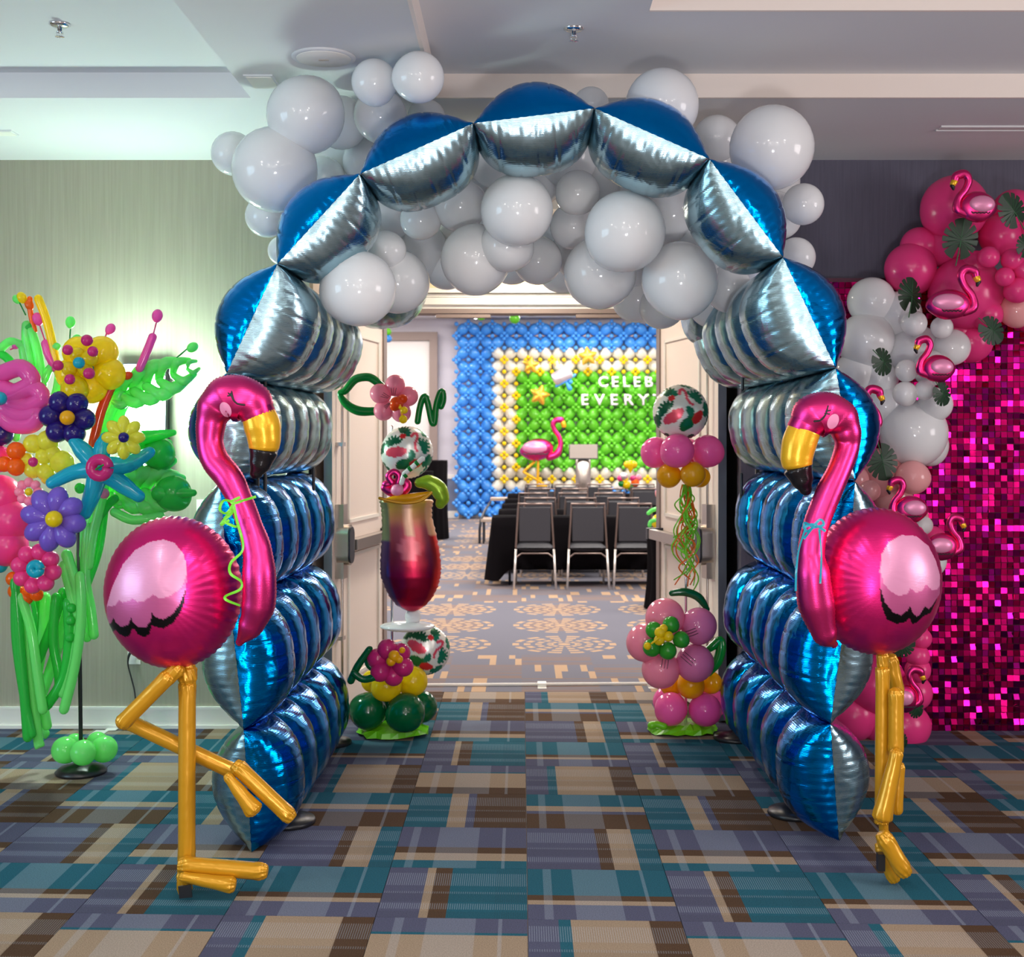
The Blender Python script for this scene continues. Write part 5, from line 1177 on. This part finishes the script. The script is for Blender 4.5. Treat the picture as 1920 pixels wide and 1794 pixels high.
# hanging balloons / string lights near the far ceiling
for (x, y, r, m, lab) in ((902, 592, 9, 'apple_green', 'lime balloon hanging left near the far ceiling'), (965, 597, 10, 'apple_green', 'lime balloon hanging over the middle of the blue border'), (990, 585, 5, 'sky_blue', 'tiny blue balloon hanging under the door head'), (728, 635, 7, 'sky_blue', 'blue balloon hanging by the taupe door frame'), (727, 622, 7, 'apple_green', 'lime balloon hanging just above the blue one by the taupe frame')):
    d = 18; o = P(x, y, d); t = thing('hanging_balloon', lab, 'balloon', o, 'balloons hung from the banquet ceiling'); ball(t, x, y, r, d, m, 'balloon', lod=1, axis=Vector((0, 0, -1)))
    MB().tube([o+Vector((0, 0, R(r, d))), (o.x, o.y, 4.2)], .004, 5).build('string', 'tape_white', t)
for (x, y, r, lab) in ((820, 587, 6, 'leftmost glowing globe lamp under the far ceiling'), (840, 584, 5, 'small glowing globe lamp second from left'), (853, 587, 6, 'glowing globe lamp third from left'), (892, 593, 5, 'glowing globe lamp beside the lime balloon')):
    d = 22; o = P(x, y, d); t = thing('globe_lamp', lab, 'lamp', o, 'globe lamps under the far ceiling'); link('globe', ball_mesh('bulb', 'ball', 1), t, o, None, R(r, d)); MB().tube([o, (o.x, o.y, 4.2)], .006, 5).build('cord', 'black', t)
for (x, lab) in ((962, 'black track spot above the lime hanging balloon'), (996, 'black track spot beside the tiny blue balloon')):
    o = P(x, 582, 12); t = thing('track_spot', lab, 'spotlight', o); MB().lathe([(.03, -.05), (.045, 0), (.03, .04)], o, 14).build('head', 'black', t, smooth=True); MB().box(o+Vector((-.07, -.02, .03)), o+Vector((.07, .02, .045))).tube([o+Vector((0, 0, .04)), (o.x, o.y, 4.2)], .008, 6).build('stem', 'dark_plastic', t)

# ------------------------------------------------------------------ tables and chairs
def cloth_table(x0, x1, y0, y1, lab, drop=.06, zt=.735):
    t = thing('banquet_table', lab, 'table', ((x0+x1)/2, (y0+y1)/2, 0), 'black clothed classroom tables')
    b = MB(); N = 200; per = []; Lx, Ly = x1-x0, y1-y0; tot = 2*(Lx+Ly)
    def pp(s):
        s %= tot
        if s < Lx: return Vector((x0+s, y0, 0)), Vector((0, -1, 0))
        s -= Lx
        if s < Ly: return Vector((x1, y0+s, 0)), Vector((1, 0, 0))
        s -= Ly
        if s < Lx: return Vector((x1-s, y1, 0)), Vector((0, 1, 0))
        s -= Lx; return Vector((x0, y1-s, 0)), Vector((-1, 0, 0))
    rows = 6
    for r in range(rows+1):
        for k in range(N):
            s = tot*k/N; p, n = pp(s); f_ = r/rows; cs = min(abs(s-c) for c in (0, Lx, Lx+Ly, 2*Lx+Ly, tot)); cf = math.exp(-(cs/.12)**2)
            out = .012+f_*(.03*math.sin(s*21)*.6+.05*cf*1.6); z = zt-(zt-drop+.0)*f_ - (-.10*(1-cf)*f_*0); z = max(z, .01+.20*f_*(1-cf)*.9) if f_ == 1 else z
            b.v.append(p+n*out+Vector((0, 0, z)))
    for r in range(rows):
        for k in range(N): b.f.append([r*N+k, (r+1)*N+k, (r+1)*N+(k+1) % N, r*N+(k+1) % N]); b.m.append(0)
    b.f.append(list(range(N))); b.m.append(0)
    b.build('tablecloth', 'black_cloth', t, smooth=True)
    MB().box((x0+.01, y0+.01, zt-.03), (x1-.01, y1-.01, zt-.004)).build('tabletop', 'dark_plastic', t)
    for lx in (x0+.18, x1-.18):
        for ly in (y0+.06, y1-.06): MB().tube([(lx, ly, .0), (lx, ly, zt-.03)], .013, 8, cap=0).build('leg', 'dark_plastic', t, smooth=True)
def chair_proto():
    t = thing('banquet_chair', '', 'chair', (0, 0, 0), 'banquet chairs facing the balloon wall')   # backrest at y=0, faces +y
    wt, wb = .185, .20
    b = MB(); b.prism([(-.165, .50), (.165, .50), (.17, .865), (-.17, .865)], .01, .045); bm = b.build('backrest', 'chair_vinyl', t, local=True)
    m = bm.modifiers.new('b', 'BEVEL'); m.width = .012; m.segments = 2
    b = MB()
    b.tube([(-.20, .03, .44), (-.175, .01, .86), (-.178, 0, .90), (.178, 0, .90), (.175, .01, .86), (.20, .03, .44)], .0115, 8); b.build('back_frame', 'chair_frame', t, local=True, smooth=True)
    b = MB(); nx_, ny_ = 10, 8
    for z_s in (1, -1):
        for i in range(nx_+1):
            for j in range(ny_+1):
                u, v = -1+2*i/nx_, -1+2*j/ny_; e_ = max(0, (1-abs(u)**5)*(1-abs(v)**5)); b.v.append(Vector((u*.20, .25+v*.22, .435+z_s*.035*e_**.5-.012*(1-u*u)*(z_s < 0))))
    for si in (0, 1):
        o_ = si*(nx_+1)*(ny_+1)
        for i in range(nx_):
            for j in range(ny_): a_ = o_+i*(ny_+1)+j; f = [a_, a_+ny_+1, a_+ny_+2, a_+1]; b.f.append(f if si == 0 else f[::-1]); b.m.append(0)
    b.build('seat', 'chair_vinyl', t, local=True, smooth=True)
    MB().tube([(-.20, .03, .33), (-.14, .04, .375), (.14, .04, .375), (.20, .03, .33)], .009, 8).build('crossbar', 'chair_frame', t, local=True, smooth=True)
    for s in (-1, 1):
        MB().tube([(s*.20, .03, .42), (s*.222, -.04, .0)], .0125, 8, cap=0).build('leg', 'chair_leg', t, local=True, smooth=True)
        MB().tube([(s*.19, .44, .42), (s*.20, .48, .0)], .0125, 8, cap=0).build('leg', 'chair_leg', t, local=True, smooth=True)
    return t
ch0 = chair_proto(); used = [False]
def put_chair(X, d, lab):
    if not used[0]: r = ch0; used[0] = True
    else:
        r = ch0.copy(); C.objects.link(r)
        for c in list(ch0.children): k = c.copy(); C.objects.link(k); k.parent = r
    r.location = (X, d, 0); r.rotation_euler = (0, 0, rng.uniform(-.03, .03)); r['label'] = lab
ROW = ['nearest row', 'second row', 'third row', 'fourth row', 'farthest row']
RS = [178, 163, 150, 138, 126]
RX = [(.14, .70, 1.19), (.213, .68, 1.17), (.145, .64, 1.09), (.27, .72, 1.22, 1.68), (.234, .675, 1.16, 1.80)]
NM = ['leftmost', 'second from left', 'third from left', 'rightmost']
for i, s in enumerate(RS):
    d = F/s
    cloth_table(-.31 if i == 0 else -.28+.02*i, 2.3+.1*i, d+.34, d+.80, 'long black clothed table in front of the %s of chairs' % ROW[i])
    for j, X in enumerate(RX[i]): put_chair(X, d, 'black banquet chair in the %s, %s' % (ROW[i], NM[j]))
def cocktail(x, d, ztop, r, lab):
    t = thing('cocktail_table', lab, 'table', (x, d, 0)); b = MB(); N = 80
    for i, (f_, z) in enumerate(((1, ztop), (1.0, ztop-.02), (.95, ztop*.6), (.98, ztop*.3), (1.05, .01))):
        for k in range(N): a = 2*PI*k/N; rr = r*(f_+(.035*math.sin(a*16) if i > 1 else 0)); b.v.append(Vector((x+rr*math.cos(a), d+rr*math.sin(a), z)))
    for i in range(4):
        for k in range(N): b.f.append([i*N+k, (i+1)*N+k, (i+1)*N+(k+1) % N, i*N+(k+1) % N]); b.m.append(0)
    b.f.append(list(range(N))); b.m.append(0); b.build('tablecloth', 'black_cloth', t, smooth=True)
    MB().lathe([(r*.97, ztop-.04), (r*.98, ztop-.03), (r*.96, ztop-.004)], (x, d, 0), 40).build('tabletop', 'dark_plastic', t, smooth=True)
cocktail(1.53, 12.0, .74, .36, 'black pleated table at the right door edge')
cocktail(P(818, 0, 20.2).x-.12, 20.2, 1.24, .30, 'tall black clothed table at far left before the taupe frame')
cocktail(P(800, 0, 19).x-.2, 19.0, 1.1, .30, 'black clothed table nearer, half hidden by the cocktail glass tower')
# low platform cart left of the tables
pd = 19.5; a = P(900, 968, pd); t = thing('platform_cart', 'low tan platform with bent black legs left of the tables', 'platform', (a.x+.3, pd, 0))
MB().box((a.x+.02, pd-.25, .33), (a.x+.41, pd+.25, .37)).build('deck', 'tan', t)
MB().box((a.x+.15, pd+.3, .62), (a.x+.41, pd+.7, .66)).build('upper_deck', 'tan', t)
MB().tube([(a.x, pd-.2, .0), (a.x+.02, pd-.2, .36), (a.x+.15, pd+.3, .60)], .02, 8, smooth=3).build('rail', 'dark_plastic', t, smooth=True)
for (lx, ly) in ((.06, -.2), (.36, -.2), (.06, .2), (.36, .2)): MB().box((a.x+lx-.015, pd+ly-.015, 0), (a.x+lx+.015, pd+ly+.015, .33)).build('leg', 'dark_plastic', t)
